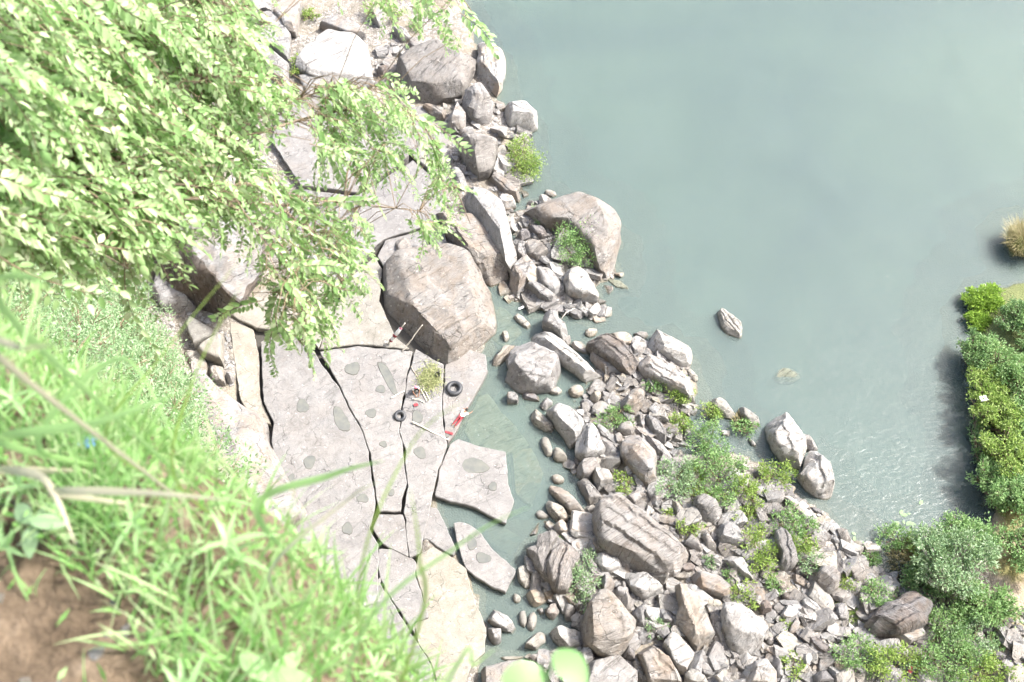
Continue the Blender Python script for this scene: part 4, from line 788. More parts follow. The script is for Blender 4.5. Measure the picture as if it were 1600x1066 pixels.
R('B4', [(870,400),(920,360),(945,430),(900,480),(865,460)], .7, 'block', 'grey', 'grey stone squeezed against the left of the big brown boulder', 'stone')
R('B4', [(890,900),(1000,778),(1200,773),(1292,870),(1292,1060),(900,1060)], -1.2, 'slab', 'grey', 'broad grey slab under the big brown boulder, bottom edge', 'rock_slab')
R('B4', [(140,870),(380,813),(560,828),(612,920),(560,1060),(160,1060)], -.8, 'slab', 'grey', 'broad grey slab at the bottom edge behind the near leaf', 'rock_slab')
R('B4', [(500,800),(530,763),(640,768),(642,882),(560,882)], .5, 'block', 'grey', 'grey plate behind the near leaf at the bottom', 'rock')
R('B4', [(1248,450),(1350,398),(1382,560),(1320,592)], .7, 'round', 'grey', 'rounded grey rock on the right of the big brown boulder', 'rock')
R('B4', [(1188,780),(1230,688),(1292,740),(1282,832)], .7, 'ridge', 'dark', 'dark plate below right of the big brown boulder', 'rock')
R('B4', [(788,762),(870,738),(852,812),(800,802)], .6, 'block', 'dark', 'dark stone below the white topped rock', 'stone')
R('B4', [(260,785),(505,778),(520,803),(290,812)], .5, 'round', 'cream', 'narrow pale ledge at the lower end of the pool', 'rock')
R('B4', [(560,430),(600,420),(615,465),(580,475)], .6, 'round', 'grey', 'small stone left of the grey wedge stone', 'stone')
for i, a in enumerate([(737, 848, 6, 9, 10), (755, 872, 9, 7, 0)]): puddle(*a, LOOSE, 600 + i)
# sunken slabs seen through the shallow water
for pts, zz, lb in (([(725,672),(735,652),(748,619),(763,615),(785,645),(802,662),(826,696),(787,712),(766,705),(738,696)], -.10, 'dark striped slab under shallow water right of the lying person'),
                    ([(800,705),(830,700),(850,740),(830,790),(805,770)], -.16, 'greenish slab under water in the middle of the pool'),
                    ([(745,800),(790,825),(815,840),(800,870),(772,855),(745,828)], -.2, 'olive slab under water above the loose flat slab'),
                    ([(765,470),(800,490),(815,520),(790,545),(768,530)], -.15, 'sunken slab under the channel beside the largest boulder')):
    o = slab(pts, zz, 'sunk', parent=None, name='rock_slab', thick=.5); tag(o, lb, 'rock slab')
# ---------------------------------------------------------------- loose stones
import bmesh
def ico(sub):
    b = bmesh.new(); bmesh.ops.create_icosphere(b, subdivisions=sub, radius=1.0); b.verts.ensure_lookup_table()
    V = np.array([v.co[:] for v in b.verts]); Fc = np.array([[v.index for v in f.verts] for f in b.faces]); b.free(); return V, Fc
ICO1, ICOF1 = ico(1); ICO2, ICOF2 = ico(3)
def cube_grid(n):
    b = bmesh.new(); bmesh.ops.create_cube(b, size=2.0); bmesh.ops.subdivide_edges(b, edges=b.edges[:], cuts=n, use_grid_fill=True); b.verts.ensure_lookup_table()
    V = np.array([v.co[:] for v in b.verts]); b.verts.index_update(); Fc = np.array([[v.index for v in f.verts] for f in b.faces]); b.free(); return V, Fc
CUB, CUBF = cube_grid(4); CUB1, CUBF1 = cube_grid(1)
def stone_shape(seed, V0, facets=9):
    r = np.random.default_rng(seed); V = V0.copy() * [1.0, r.uniform(.5, .85), r.uniform(.2, .45)]
    V[:, 0] += V[:, 1] * r.uniform(-.4, .4); V[:, 0] *= 1 + .25 * r.uniform(-1, 1) * V[:, 1]; V[:, 1] *= 1 + .35 * r.uniform(-1, 1) * V[:, 0]; V[:, 2] += V[:, 0] * r.uniform(-.15, .15)
    for k in range(facets):
        n = r.normal(size=3); n /= np.linalg.norm(n); d = V @ n; cut = d.max() * r.uniform(.60, .88); V -= np.outer(np.maximum(0, d - cut), n)
    V += (V / (np.linalg.norm(V, axis=1)[:, None] + 1e-6)) * (fbm(V * 2.2 + seed, seed, 3) * .05)[:, None]
    return V
PROTO = []
for i in range(16):
    PROTO.append(mesh('stone', stone_shape(900 + i, CUB, 9), CUBF, [M[('grey', 'pale', 'str1', 'tan', 'brown', 'grey', 'pale', 'brown')[i % 8]]], sharp=28))
ZONES = [([(690,150),(760,150),(830,195),(835,300),(760,330),(700,285)], 'loose stone in the rubble around the domed brown boulder', 'stones on the upper shore', 28),
         ([(790,320),(860,312),(960,340),(970,440),(948,500),(870,488),(788,472),(740,440)], 'loose stone in the rubble left of and below the island bush', 'stones around the island bush', 48),
         ([(905,545),(1000,530),(1075,560),(1085,640),(1070,700),(1000,720),(930,700),(885,640)], 'loose stone in the pebble bed between striped rock and rounded boulder', 'stones in the middle pebble bed', 54),
         ([(840,700),(930,700),(1040,700),(1100,730),(1240,770),(1330,850),(1400,920),(1330,1080),(760,1080),(790,1035),(900,1005),(870,940),(830,920),(830,850)], 'loose stone in the rubble bank of the lower right', 'stones on the lower rubble bank', 152),
         ([(590,70),(700,70),(680,110),(620,140),(585,140)], 'loose stone in the gap above the long pinkish boulder', 'stones at the top of the shore', 18)]
def pip(x, y, poly):
    ins = False; x1, y1 = poly[-1]
    for x2, y2 in poly:
        if (y1 > y) != (y2 > y) and x < (x2 - x1) * (y - y1) / (y2 - y1) + x1: ins = not ins
        x1, y1 = x2, y2
    return ins
OCCL = [([(float(a), float(b)) for a, b in pl], min(q[0] for q in pl), max(q[0] for q in pl), min(q[1] for q in pl), max(q[1] for q in pl)) for pl in OCC]
def free(px, py):
    return not any(a <= px <= b and c <= py <= d and pip(px, py, pl) for pl, a, b, c, d in OCCL)
nst = 0
for zi, (zp, lab, grp, cnt) in enumerate(ZONES):
    r = np.random.default_rng(50 + zi); za = np.array(zp); made = 0; tries = 0; taken = []
    while made < cnt and tries < cnt * 60:
        tries += 1; x, y = r.uniform(za[:, 0].min(), za[:, 0].max()), r.uniform(za[:, 1].min(), za[:, 1].max())
        if not pip(x, y, zp) or not free(x, y) or y > 1066 or x > 1600: continue
        s = float(np.clip(r.lognormal(-.85, .5), .2, 1.1))
        if any((x - a) ** 2 + (y - b) ** 2 < ((s + c) / .0416 * .62) ** 2 for a, b, c in taken): continue
        w0 = P(x, y, .3); z = float(height([w0[0]], [w0[1]])[0])
        if z < -.25: continue
        w0 = P(x, y, z); taken.append((x, y, s)); made += 1; nst += 1
        o = obj('stone', PROTO[r.integers(16)], None, (w0[0], w0[1], z + s * .18), (r.normal(0, .3), r.normal(0, .3), -.62 + r.normal(0, .7)), (s, s, s))
        tag(o, lab, 'stone', grp)
# pebbles too many to count
PV = []; PF = []; PM = []; off = 0; r = np.random.default_rng(77); PS = [stone_shape(1200 + i, CUB1, 4) for i in range(12)]
PZ = [(ZONES[0][0], 260), (ZONES[1][0], 420), (ZONES[2][0], 620), (ZONES[3][0], 1900), (ZONES[4][0], 160), ([(1330, 850), (1450, 930), (1620, 960), (1620, 1080), (1330, 1080)], 700), ([(220, 430), (300, 480), (360, 520), (375, 620), (300, 560)], 200)]
for zp, cnt in PZ:
    za = np.array(zp); x = r.uniform(za[:, 0].min(), za[:, 0].max(), cnt * 3); y = r.uniform(za[:, 1].min(), za[:, 1].max(), cnt * 3); k = in_poly(x, y, zp); x, y = x[k][:cnt], y[k][:cnt]
    W = np.array([P(a, b, .3) for a, b in zip(x, y)]); z = height(W[:, 0], W[:, 1])
    for i in range(len(x)):
        if z[i] < -.12: continue
        s = float(np.clip(r.lognormal(-2.15, .45), .05, .26)); a = r.uniform(0, 6.28); Rm = np.array([[math.cos(a), -math.sin(a), 0], [math.sin(a), math.cos(a), 0], [0, 0, 1]])
        PV.append((PS[r.integers(12)] * s) @ Rm.T + [W[i, 0], W[i, 1], z[i] + s * .15]); PF.append(CUBF1 + off); PM += [int(r.choice(4, p=[.45, .25, .18, .12]))] * len(CUBF1); off += len(CUB1)
tag(obj('pebbles', fast_mesh('pebbles', np.vstack(PV), np.vstack(PF), [M['grey'], M['pale'], M['tan'], M['dark']], smooth=False, midx=PM)), 'small grey pebbles filling the gaps between the boulders', 'pebbles', kind='stuff')

# rubble blocks past the ones built singly
RV = []; RF = []; RM = []; off = 0; r = np.random.default_rng(88); RS = [stone_shape(1400 + i, CUB, 8) for i in range(14)]
for zp, cnt in ((ZONES[3][0], 620), (ZONES[1][0], 70), (ZONES[2][0], 90), (ZONES[0][0], 50), ([(1330, 850), (1450, 930), (1620, 960), (1620, 1080), (1330, 1080)], 130)):
    za = np.array(zp); n = 0; t_ = 0
    while n < cnt and t_ < 40000:
        t_ += 1; x, y = r.uniform(za[:, 0].min(), za[:, 0].max()), r.uniform(za[:, 1].min(), za[:, 1].max())
        if not pip(x, y, zp) or not free(x, y): continue
        w0 = P(x, y, .3); z = float(height([w0[0]], [w0[1]])[0]); n += 1
        if z < -.15: continue
        s = float(np.clip(r.lognormal(-1.15, .5), .12, .8)); Rm = np.array(Matrix.Rotation(-.62 + r.normal(0, .8), 3, 'Z') @ Matrix.Rotation(r.normal(0, .35), 3, 'X') @ Matrix.Rotation(r.normal(0, .3), 3, 'Y'))
        RV.append((RS[r.integers(14)] * s) @ Rm.T + [w0[0], w0[1], z + s * .2 + .05]); RF.append(CUBF + off); RM += [int(r.choice(4, p=[.4, .3, .18, .12]))] * len(CUBF); off += len(CUB)
rm = fast_mesh('rubble', np.vstack(RV), np.vstack(RF), [M['grey'], M['pale'], M['tan'], M['brown']], midx=RM); rm.set_sharp_from_angle(angle=math.radians(28))
tag(obj('rubble', rm), 'tightly packed small broken blocks between the boulders', 'rubble', kind='stuff')

# ---------------------------------------------------------------- leaves, shrubs and trees
def leaf_quads(pos, dirs, L, W, r, flat=.55):
    """one bent diamond leaf (2 tris each side -> 2 quads) per position"""
    n = len(pos); d = dirs / (np.linalg.norm(dirs, axis=1)[:, None] + 1e-9)
    up = r.normal(size=(n, 3)) * (1 - flat) + np.array([0, 0, 1.0]) * flat
    side = np.cross(d, up); side /= np.linalg.norm(side, axis=1)[:, None] + 1e-9; nn = np.cross(side, d)
    L = np.broadcast_to(L, (n,))[:, None]; W = np.broadcast_to(W, (n,))[:, None]
    a = pos; b = pos + d * L * .45 + side * W * .5 + nn * W * .12; c = pos + d * L - nn * L * .10; e = pos + d * L * .45 - side * W * .5 + nn * W * .12
    V = np.stack([a, b, c, e], 1).reshape(-1, 3); F4 = np.arange(4 * n).reshape(-1, 4); return V, F4
def plant(name, base, clumps, n, L, mat, label, cat, group=None, stem='twig', sr=.035, seed=0, kind='leaf', parts=('foliage', 'stem'), droop=0.0):
    """clumps: (x,y,z,rx,ry,rz) world; leaves scattered near clump surfaces with sub-clusters"""
    r = np.random.default_rng(seed); base = np.array(base, float); root = tag(empty(name, base), label, cat, group)
    vol = np.array([c[3] * c[4] + c[3] * c[5] for c in clumps]); cnt = np.maximum(20, n * vol / vol.sum()).astype(int)
    LV = []; LF = []; o = 0; tubes = []
    for c, k in zip(clumps, cnt):
        cc = np.array(c[:3]); rr = np.array(c[3:6]); ns = max(5, int(k / 26))
        u = r.normal(size=(ns, 3)); u /= np.linalg.norm(u, axis=1)[:, None]; u[:, 2] = np.abs(u[:, 2]) * 1.0 - .25
        sub = cc + u * rr * r.uniform(.35, 1.0, (ns, 1)) ** .5
        pick = r.integers(ns, size=k); sp = rr.mean() * .26
        pos = sub[pick] + r.normal(size=(k, 3)) * sp * [1, 1, .7]
        dr = (pos - cc) / rr + r.normal(size=(k, 3)) * .7 + np.array([0, 0, .3 - droop])
        V, F4 = leaf_quads(pos - base, dr, L * r.uniform(.6, 1.3, k), L * .42 * r.uniform(.7, 1.3, k), r); LV.append(V); LF.append(F4 + o); o += len(V)
        mid = base * .4 + cc * .6 - np.array([0, 0, .15 * rr[2]]) + r.normal(size=3) * .05
        tubes.append(tube([base - base + [0, 0, -.05], mid - base, cc - base], [sr, sr * .7, sr * .45], 6))
        for q in sub[:: max(1, ns // 7)]: tubes.append(tube([mid - base, (mid + q) / 2 - base + r.normal(size=3) * .04, q - base], [sr * .5, sr * .35, sr * .15], 5))
    f = obj(parts[0], fast_mesh(parts[0], np.vstack(LV), np.vstack(LF), [M[mat]], smooth=False), root)
    TV, TF = join(tubes); obj(parts[1], mesh(parts[1], TV, TF, [M[stem]]), root)
    return root
def tuft(name, base, rad, hgt, n, mat, label, cat, group=None, seed=0, width=.02):
    r = np.random.default_rng(seed); base = np.array(base); root = tag(empty(name, base), label, cat, group); V = []; Fq = []; o = 0
    for i in range(n):
        a = r.uniform(0, 6.28); q = r.uniform(0, 1) ** .6 * rad; p0 = np.array([math.cos(a) * q, math.sin(a) * q, -.03]); ln = hgt * r.uniform(.6, 1.2); out = np.array([math.cos(a), math.sin(a), 0]) * r.uniform(.1, .9) + r.normal(size=3) * .2; out[2] = 0
        sd_ = np.array([-math.sin(a), math.cos(a), 0]) * width * r.uniform(.6, 1.3)
        for k in range(4):
            t = k / 3; c = p0 + np.array([0, 0, ln]) * (t - .35 * t * t) + out * ln * .7 * t * t; ww = sd_ * (1 - t * .92); V += [c - ww, c + ww]
        for k in range(3): Fq.append((o + 2 * k, o + 2 * k + 1, o + 2 * k + 3, o + 2 * k + 2))
        o += 8
    obj('blades', fast_mesh('blades', V, Fq, [M[mat]], smooth=True), root); return root
def shrub_px(px, py, rx, ry, mat, label, n=None, seed=0, L=.17, hf=.8, name='shrub', nc=5, cat='bush', group=None):
    k = .0416; r = np.random.default_rng(seed + 4000); wx, wy = rx * k, ry * k; H = (wx + wy) * .5 * hf
    c = P(px, py + ry * .15, .4); z = max(0.0, float(height([c[0]], [c[1]])[0])); ce = P(px, py, z + H * .55)
    cl = [(ce[0], ce[1], z + H * .55, wx * .6, wy * .6, H * .5)]
    for i in range(nc):
        a = i * 6.283 / nc + r.uniform(-.4, .4); q = r.uniform(.45, .68); cl.append((ce[0] + math.cos(a) * wx * q, ce[1] + math.sin(a) * wy * q * 1.1, z + H * r.uniform(.3, .75), wx * r.uniform(.28, .45), wy * r.uniform(.28, .45), H * r.uniform(.3, .42)))
    n = n or int(np.clip(wx * wy * 620, 160, 3200))
    return plant(name, (ce[0], ce[1] - wy * .1, z), cl, n, L, mat, label, cat, group, seed=seed)
SH = [(820,250,42,52,'leaf_bright','yellow green bush at the water on the upper shore'), (905,378,48,50,'leaf_mid','round green bush on the large curved boulder'), (845,335,24,18,'leaf_pale','thin grey green plant left of the round island bush'),
 (960,652,33,24,'leaf_mid','round bush left of the pinkish rounded rock'), (1022,600,20,16,'leaf_mid','small bush on the left of the cracked pale ledge'), (1062,612,24,26,'leaf_bright','bright bush growing on the cracked pale ledge'), (1062,662,25,22,'leaf_bright','bright bush at the inlet below the cracked pale ledge'),
 (1058,745,34,40,'leaf_pale','pale grey green bush right of the great rounded boulder'), (1105,690,36,38,'leaf_mid','upper one of the thick central bushes beside the inlet'), (1128,745,45,42,'leaf_mid','widest of the thick central bushes'), (1165,765,30,30,'leaf_bright','bright bush at the right end of the thick central bushes'),
 (1098,780,26,24,'leaf_bright','low bush over the white streaked boulder'), (1212,742,36,28,'leaf_bright','yellowish bush below the cracked pair of river boulders'), (1190,858,27,42,'leaf_bright','tall yellow green bush left of the tall cream plate'), (1240,825,34,38,'leaf_mid','green bush above the tall cream plate by the inlet'), (1255,850,26,22,'leaf_bright','bright low bush right of the tall cream plate'),
 (1268,884,28,20,'leaf_pale','pale flowering bush left of the rounded layered boulder'), (972,757,15,22,'leaf_bright','small yellow bush beside the white block'), (1042,803,12,14,'leaf_bright','small yellow bush above the giant slab, left one'), (1076,823,24,15,'leaf_bright','low yellow bush above the giant slab, right one'), (1163,806,24,18,'leaf_bright','yellow bush below the thick central bushes'),
 (910,898,25,42,'leaf_pale','tall grey green bush right of the pale upright boulder'), (866,848,13,10,'leaf_bright','tiny bush on top of the dark upright flake'), (1026,981,20,17,'leaf_pale','small grey green bush right of the big brown boulder'), (1162,932,22,24,'leaf_bright','pale yellow bush above the bright cube boulder'), (1141,896,12,14,'leaf_mid','small green bush left of the pale yellow bush'),
 (1109,876,10,9,'leaf_pale','tiny bush right of the giant slab tip'), (1140,850,11,10,'leaf_bright','tiny bush above the pale leaning slab'), (1375,932,34,27,'leaf_mid','green bush right of the grass patch'), (1361,869,16,19,'leaf_mid','green bush on the pale rock of the shore tip'), (1402,842,34,24,'leaf_mid','left bush of the shore thicket at the water'),
 (1455,850,40,22,'leaf_bright','middle bush of the shore thicket at the water'), (1345,1022,42,30,'leaf_mid','grey green bush in the lower right corner, left one'), (1400,1040,46,32,'leaf_bright','yellow green bush at the bottom edge below the outcrop'), (1480,1035,52,38,'leaf_mid','dense green bush at the bottom edge'), (1545,1050,46,26,'leaf_bright','yellowish bush at the bottom right edge'),
 (1478,975,40,36,'leaf_mid','green bush below the willow like tree'), (1520,1000,34,36,'leaf_pale','greyish bush beside the pale upright rock'), (1555,1003,14,14,'leaf_mid','small bush above the smooth dark boulder'), (1228,975,14,10,'leaf_bright','small plant in the rubble right of the cube boulder'), (1238,1040,18,20,'leaf_bright','bright plant near the bottom edge right of the pale block'),
 (1325,902,12,20,'leaf_bright','small plant above the grass patch'), (1110,642,26,16,'leaf_bright','yellow plant growing out of the inlet water'), (1163,668,22,18,'leaf_mid','grassy bush on the tan rock left of the cracked pair'), (1212,915,14,18,'leaf_mid','small plant beside the pale angular rock'),
 (463,100,11,32,'leaf_bright','narrow bush between the stepped slabs and the bright slab'), (485,22,22,20,'leaf_bright','bush at the top of the stepped slabs'), (598,18,44,22,'leaf_bright','low bush along the top edge of the shore'), (650,40,18,14,'leaf_mid','small bush at the top near the pinkish boulder'), (490,128,14,10,'leaf_pale','small plant at the lower left of the bright broad slab')]
for i, (x, y, rx, ry, m, lb) in enumerate(SH): shrub_px(x, y, rx, ry, m, lb, seed=300 + i)
for i, (x, y, rad, hg, n, m, lb) in enumerate([(1338, 930, 1.1, .45, 900, 'leaf_bright', 'pale grass patch left of the green bush'), (1425, 875, 1.3, .7, 900, 'leaf_dry', 'dry grass below the shore thicket'), (1160, 655, .6, .5, 260, 'leaf_dry', 'dry grass on the tan rock left of the cracked pair'),
                                              (1085, 745, .6, .8, 380, 'leaf_lime', 'feathery grass between the pale bush and thick bushes'), (1330, 960, .9, .4, 500, 'leaf_bright', 'grass strip below the pale grass patch'), (1597, 378, 1.1, 1.6, 1400, 'leaf_dry', 'beige reed tuft in the river at the right border'),
                                              (1290, 948, .7, .3, 240, 'leaf_bright', 'sparse grass in the right rubble')]):
    c = P(x, y, .3); z = max(0, float(height([c[0]], [c[1]])[0])); tuft('grass_tuft', P(x, y + 4, z), rad, hg, n, m, lb, 'grass', seed=700 + i, width=.03)
shrub_px(1540, 468, 34, 26, 'leaf_lime', 'bright lime reed bed at the tip of the right bank', n=4200, seed=761, L=.2, hf=.6, name='reed_bed', nc=8, cat='reeds')
shrub_px(1527, 500, 20, 22, 'leaf_lime', 'lime reeds at the water below the bright reed bed', n=1600, seed=762, L=.2, hf=.7, name='reed_bed', cat='reeds')
# east bank trees
def tree_px(px, py, rx, ry, mat, label, H, n, seed, trunk=None, stem='bark', L=.2, group='trees on the right bank'):
    r = np.random.default_rng(seed); k = .042; H *= .78; wx, wy = rx * k * 1.08, ry * k * 1.08; ce = P(px, py, H * .68)
    b = np.array(P(*trunk, 0.4)) if trunk else np.array([ce[0], ce[1] - .2, 0.0]); b[2] = max(0, float(height([b[0]], [b[1]])[0])) - .05
    cl = [(ce[0], ce[1], H * .7, wx * .55, wy * .55, H * .24)]
    for i in range(11):
        a = i * 6.283 / 5.5 + r.uniform(-.5, .5); q = r.uniform(.35, .8); cl.append((ce[0] + math.cos(a) * wx * q, ce[1] + math.sin(a) * wy * q, H * (.68 + r.uniform(-.24, .2)), wx * r.uniform(.2, .36), wy * r.uniform(.2, .36), H * r.uniform(.09, .16)))
    return plant('tree', b, cl, n, L, mat, label, 'tree', group, stem=stem, sr=.11, seed=seed, parts=('crown', 'trunk'), droop=.3)
tree_px(1490, 872, 68, 50, 'leaf_pale', 'willow like tree with pale trunk above the layered outcrop', 4.6, 6000, 21, (1473, 945), 'barkpale')
tree_px(1520, 838, 46, 34, 'leaf_mid', 'tree crown behind the willow like tree at the water', 3.8, 3000, 22)
tree_px(1540, 945, 44, 40, 'leaf_mid', 'tree leaning over the sandy flat', 3.2, 3000, 23)
tree_px(1522, 545, 26, 34, 'leaf_dark', 'dark thin tree overhanging the water near the lime reeds', 2.6, 1500, 24)
tree_px(1560, 560, 40, 44, 'leaf_mid', 'bank tree just below the lime reeds', 3.4, 3200, 25)
tree_px(1592, 492, 28, 32, 'leaf_dark', 'dark green tree at the right border above the others', 3.0, 2200, 26)
tree_px(1560, 640, 40, 42, 'leaf_bright', 'bank tree in the middle of the right bank', 3.6, 3200, 27)
tree_px(1600, 600, 34, 44, 'leaf_mid', 'bank tree at the right border level with the yellowish one', 3.2, 2600, 28)
tree_px(1578, 705, 40, 40, 'leaf_bright', 'bank tree above the dark water corner', 3.8, 3200, 29)
tree_px(1585, 770, 36, 38, 'leaf_mid', 'bank tree beside the dark water corner', 4.2, 3000, 30)
tree_px(1600, 850, 42, 44, 'leaf_mid', 'bank tree right of the willow like tree', 3.8, 3200, 31)
tree_px(1625, 530, 36, 46, 'leaf_mid', 'bank tree cut by the right border near the reeds', 3.2, 2400, 41)
tree_px(1612, 660, 40, 44, 'leaf_mid', 'bank tree cut by the right border in the middle', 3.4, 2600, 42)
tree_px(1618, 760, 40, 50, 'leaf_mid', 'bank tree cut by the right border near the dark corner', 3.8, 2600, 43)
tree_px(1545, 600, 30, 36, 'leaf_bright', 'yellowish bank tree at the water, middle of the right bank', 2.8, 2000, 44)
tree_px(1550, 745, 26, 34, 'leaf_mid', 'small bank tree hanging over the dark water', 2.8, 1600, 45)
tree_px(1445, 905, 40, 34, 'leaf_dark', 'dark undergrowth tree left below the willow like tree', 2.4, 2200, 46)
tree_px(1660, 700, 60, 80, 'leaf_dark', 'bank tree partly beyond the right border', 4.0, 3000, 32)
tree_px(1535, 700, 16, 60, 'leaf_dark', 'low dark overhang of branches along the right bank water', 1.5, 1300, 33)

# ---------------------------------------------------------------- feathery bushes on the slope left
SLP = [(-90, 370), (160, 420), (195, 470), (235, 560), (262, 640), (280, 720), (380, 880), (560, 1080), (300, 1080), (-90, 800)]
TB = []; r = np.random.default_rng(64)
for t_ in range(9000):
    s_, k_ = r.uniform(.6, 26), r.uniform(.04, 1.0) ** .7; b = talus_pt(s_, k_); X, Y = proj(b + np.array([0, 0, .7]))
    if not pip(X, Y, SLP) or any(np.linalg.norm(b - c_) < 1.9 for c_ in TB): continue
    TB.append(b)
    if len(TB) >= 150: break
for i, b in enumerate(TB):
    r = np.random.default_rng(880 + i); R_ = r.uniform(1.2, 1.9)
    cl = [(b[0], b[1], b[2] + R_ * .5, R_ * .8, R_ * .8, R_ * .6)] + [(b[0] + math.cos(a) * R_ * .8, b[1] + math.sin(a) * R_ * .8, b[2] + R_ * r.uniform(.1, .6), R_ * .5, R_ * .5, R_ * .4) for a in np.arange(6) * 1.047 + r.uniform(0, 1)]
    plant('slope_bush', b, cl, 1300, .17, 'leaf_talus' if i % 4 else 'leaf_pale', 'feathery pale green bush in the thicket on the slope left of the shelf', 'bush', 'feathery bushes on the left slope', seed=880 + i, sr=.05)

# ---------------------------------------------------------------- tree hanging over from the upper left
def limb(pts): return np.array([PD(x, y, d + (.45 if x > -100 else .1)) for x, y, d in pts])
def smooth_path(q, n):
    q = np.array(q); t = np.linspace(0, len(q) - 1, n); i = np.clip(t.astype(int), 0, len(q) - 2); f = (t - i)[:, None]
    p0 = q[np.clip(i - 1, 0, len(q) - 1)]; p1 = q[i]; p2 = q[i + 1]; p3 = q[np.clip(i + 2, 0, len(q) - 1)]
    return .5 * ((2 * p1) + (-p0 + p2) * f + (2 * p0 - 5 * p1 + 4 * p2 - p3) * f * f + (-p0 + 3 * p1 - 3 * p2 + p3) * f ** 3)
troot = np.array([-3.1, 1.55, 0]); qq = (troot[:2] - L0) @ NQ; troot[2] = float(hill_z(qq)) - .05
fork = PD(-330, 330, 4.3)
htree = tag(empty('overhanging_tree', troot), 'leafy tree hanging its pale green sprays over the upper left', 'tree')
tp = smooth_path([troot - troot, (fork - troot) * .5 + [0, 0, .35], fork - troot], 12)
TV, TF = tube(tp, np.linspace(.10, .03, 12), 9); obj('trunk', mesh('trunk', TV, TF, [M['bark']]), htree)
LB = [[(-330,330,4.3),(-120,60,4.7),(150,45,5.3),(330,60,6.1),(430,35,6.6)], [(-330,330,4.3),(0,160,4.6),(200,200,5.4),(350,220,6.2),(520,175,7.2),(640,175,7.8),(700,270,8.2),(735,350,8.4)], [(-330,330,4.3),(0,300,4.5),(150,320,5.0),(300,310,5.7),(430,320,6.4),(560,320,7.1),(655,330,7.6)],
      [(150,320,5.0),(300,290,5.7),(420,370,6.2),(470,470,6.5),(482,560,6.6)], [(-330,330,4.3),(-60,350,4.4),(100,370,4.7),(200,420,5.1)], [(-330,330,4.3),(-200,-60,5.0),(200,-90,6.4),(540,-60,7.6),(690,-30,8.1),(745,30,8.3)], [(350,220,6.2),(430,170,6.6),(520,140,7.1),(610,140,7.6)], [(-120,60,4.7),(60,-20,5.1),(240,-20,5.8),(390,20,6.4)], [(200,200,5.4),(300,130,5.9),(390,130,6.4),(450,190,6.8)], [(0,160,4.6),(100,230,4.9),(220,270,5.4),(280,350,5.8)], [(430,320,6.4),(520,390,6.8),(540,450,7.0)]]
BR = []; BP = []
for i, lb in enumerate(LB):
    p = smooth_path(limb(lb), 26); r0 = .016 if i in (0, 1, 2, 5) else .009
    TV, TF = tube(p - troot, np.linspace(r0, .003, 26), 6); BR.append(obj('branch', mesh('branch', TV, TF, [M['bark']]), htree)); BP.append(p)
def spray_mesh(seed, nl=15, ln=.42):
    r = np.random.default_rng(seed); t = np.linspace(0, 1, 9); x = ln * t * .85; z = -ln * .42 * t ** 1.8; y = ln * .08 * np.sin(3 * t + r.uniform(0, 6))
    path = np.stack([x, y, z], 1); TV, TF = tube(path, np.linspace(.0035, .001, 9), 4, False); V = [TV]; Fq = [list(f) for f in TF]; mi = [0] * len(TF); o = len(TV)
    for i in range(nl):
        tt = .08 + .92 * (i / (nl - 1)); p = np.array([np.interp(tt, t, path[:, c]) for c in range(3)]); sgn = 1 if i % 2 else -1
        d = np.array([.75, sgn * r.uniform(.55, .95), r.uniform(-.55, .15)]); 
        if i == nl - 1: d = np.array([1, 0, -.6])
        d /= np.linalg.norm(d); L = r.uniform(.040, .082) * (1 - .25 * tt); W = L * r.uniform(.42, .56); n = np.array([0, 0, 1]) + r.normal(size=3) * .4; s = np.cross(d, n); s /= np.linalg.norm(s); n = np.cross(s, d)
        pts = [p + d * .006, p + d * L * .3 + s * W * .42 + n * W * .16, p + d * L * .62 + s * W * .40 + n * W * .14 - n * L * .03, p + d * L - n * L * .14, p + d * L * .62 - s * W * .40 + n * W * .14 - n * L * .03, p + d * L * .3 - s * W * .42 + n * W * .16, p + d * L * .5 - n * L * .02]
        V.append(np.array(pts)); Fq += [(o, o + 1, o + 6), (o + 1, o + 2, o + 6), (o + 2, o + 3, o + 6), (o + 3, o + 4, o + 6), (o + 4, o + 5, o + 6), (o + 5, o, o + 6)]; mi += [1] * 6; o += 7
    return np.vstack(V), Fq, mi
SPD = [spray_mesh(60 + i, int(20 + i % 5 * 2), .40 + .04 * (i % 4)) for i in range(10)]
SPM = [mesh('leaf_spray', v, f, [M['twig'], M['leaf_tree']], midx=m, smooth=True) for v, f, m in SPD]
D1 = [(-60,-30),(385,-20),(392,80),(455,150),(430,235),(300,330),(252,370),(212,450),(150,400),(-60,390)]
D2 = [(430,145),(600,130),(690,220),(735,340),(690,380),(600,340),(560,430),(515,540),(470,575),(405,480),(425,390),(335,340),(300,300),(430,240)]
D3 = [(480,-40),(765,-40),(745,70),(712,100),(690,50),(560,20)]
allb = np.vstack(BP); bid = np.repeat(np.arange(len(BP)), 26)
r = np.random.default_rng(5); twv = []; fillV = []; fillF = []; fillM = []; fo = 0; nobj = 0
jobs = [(D1, 230), (D2, 105), (D3, 34), (D1, 1550), (D2, 270)]
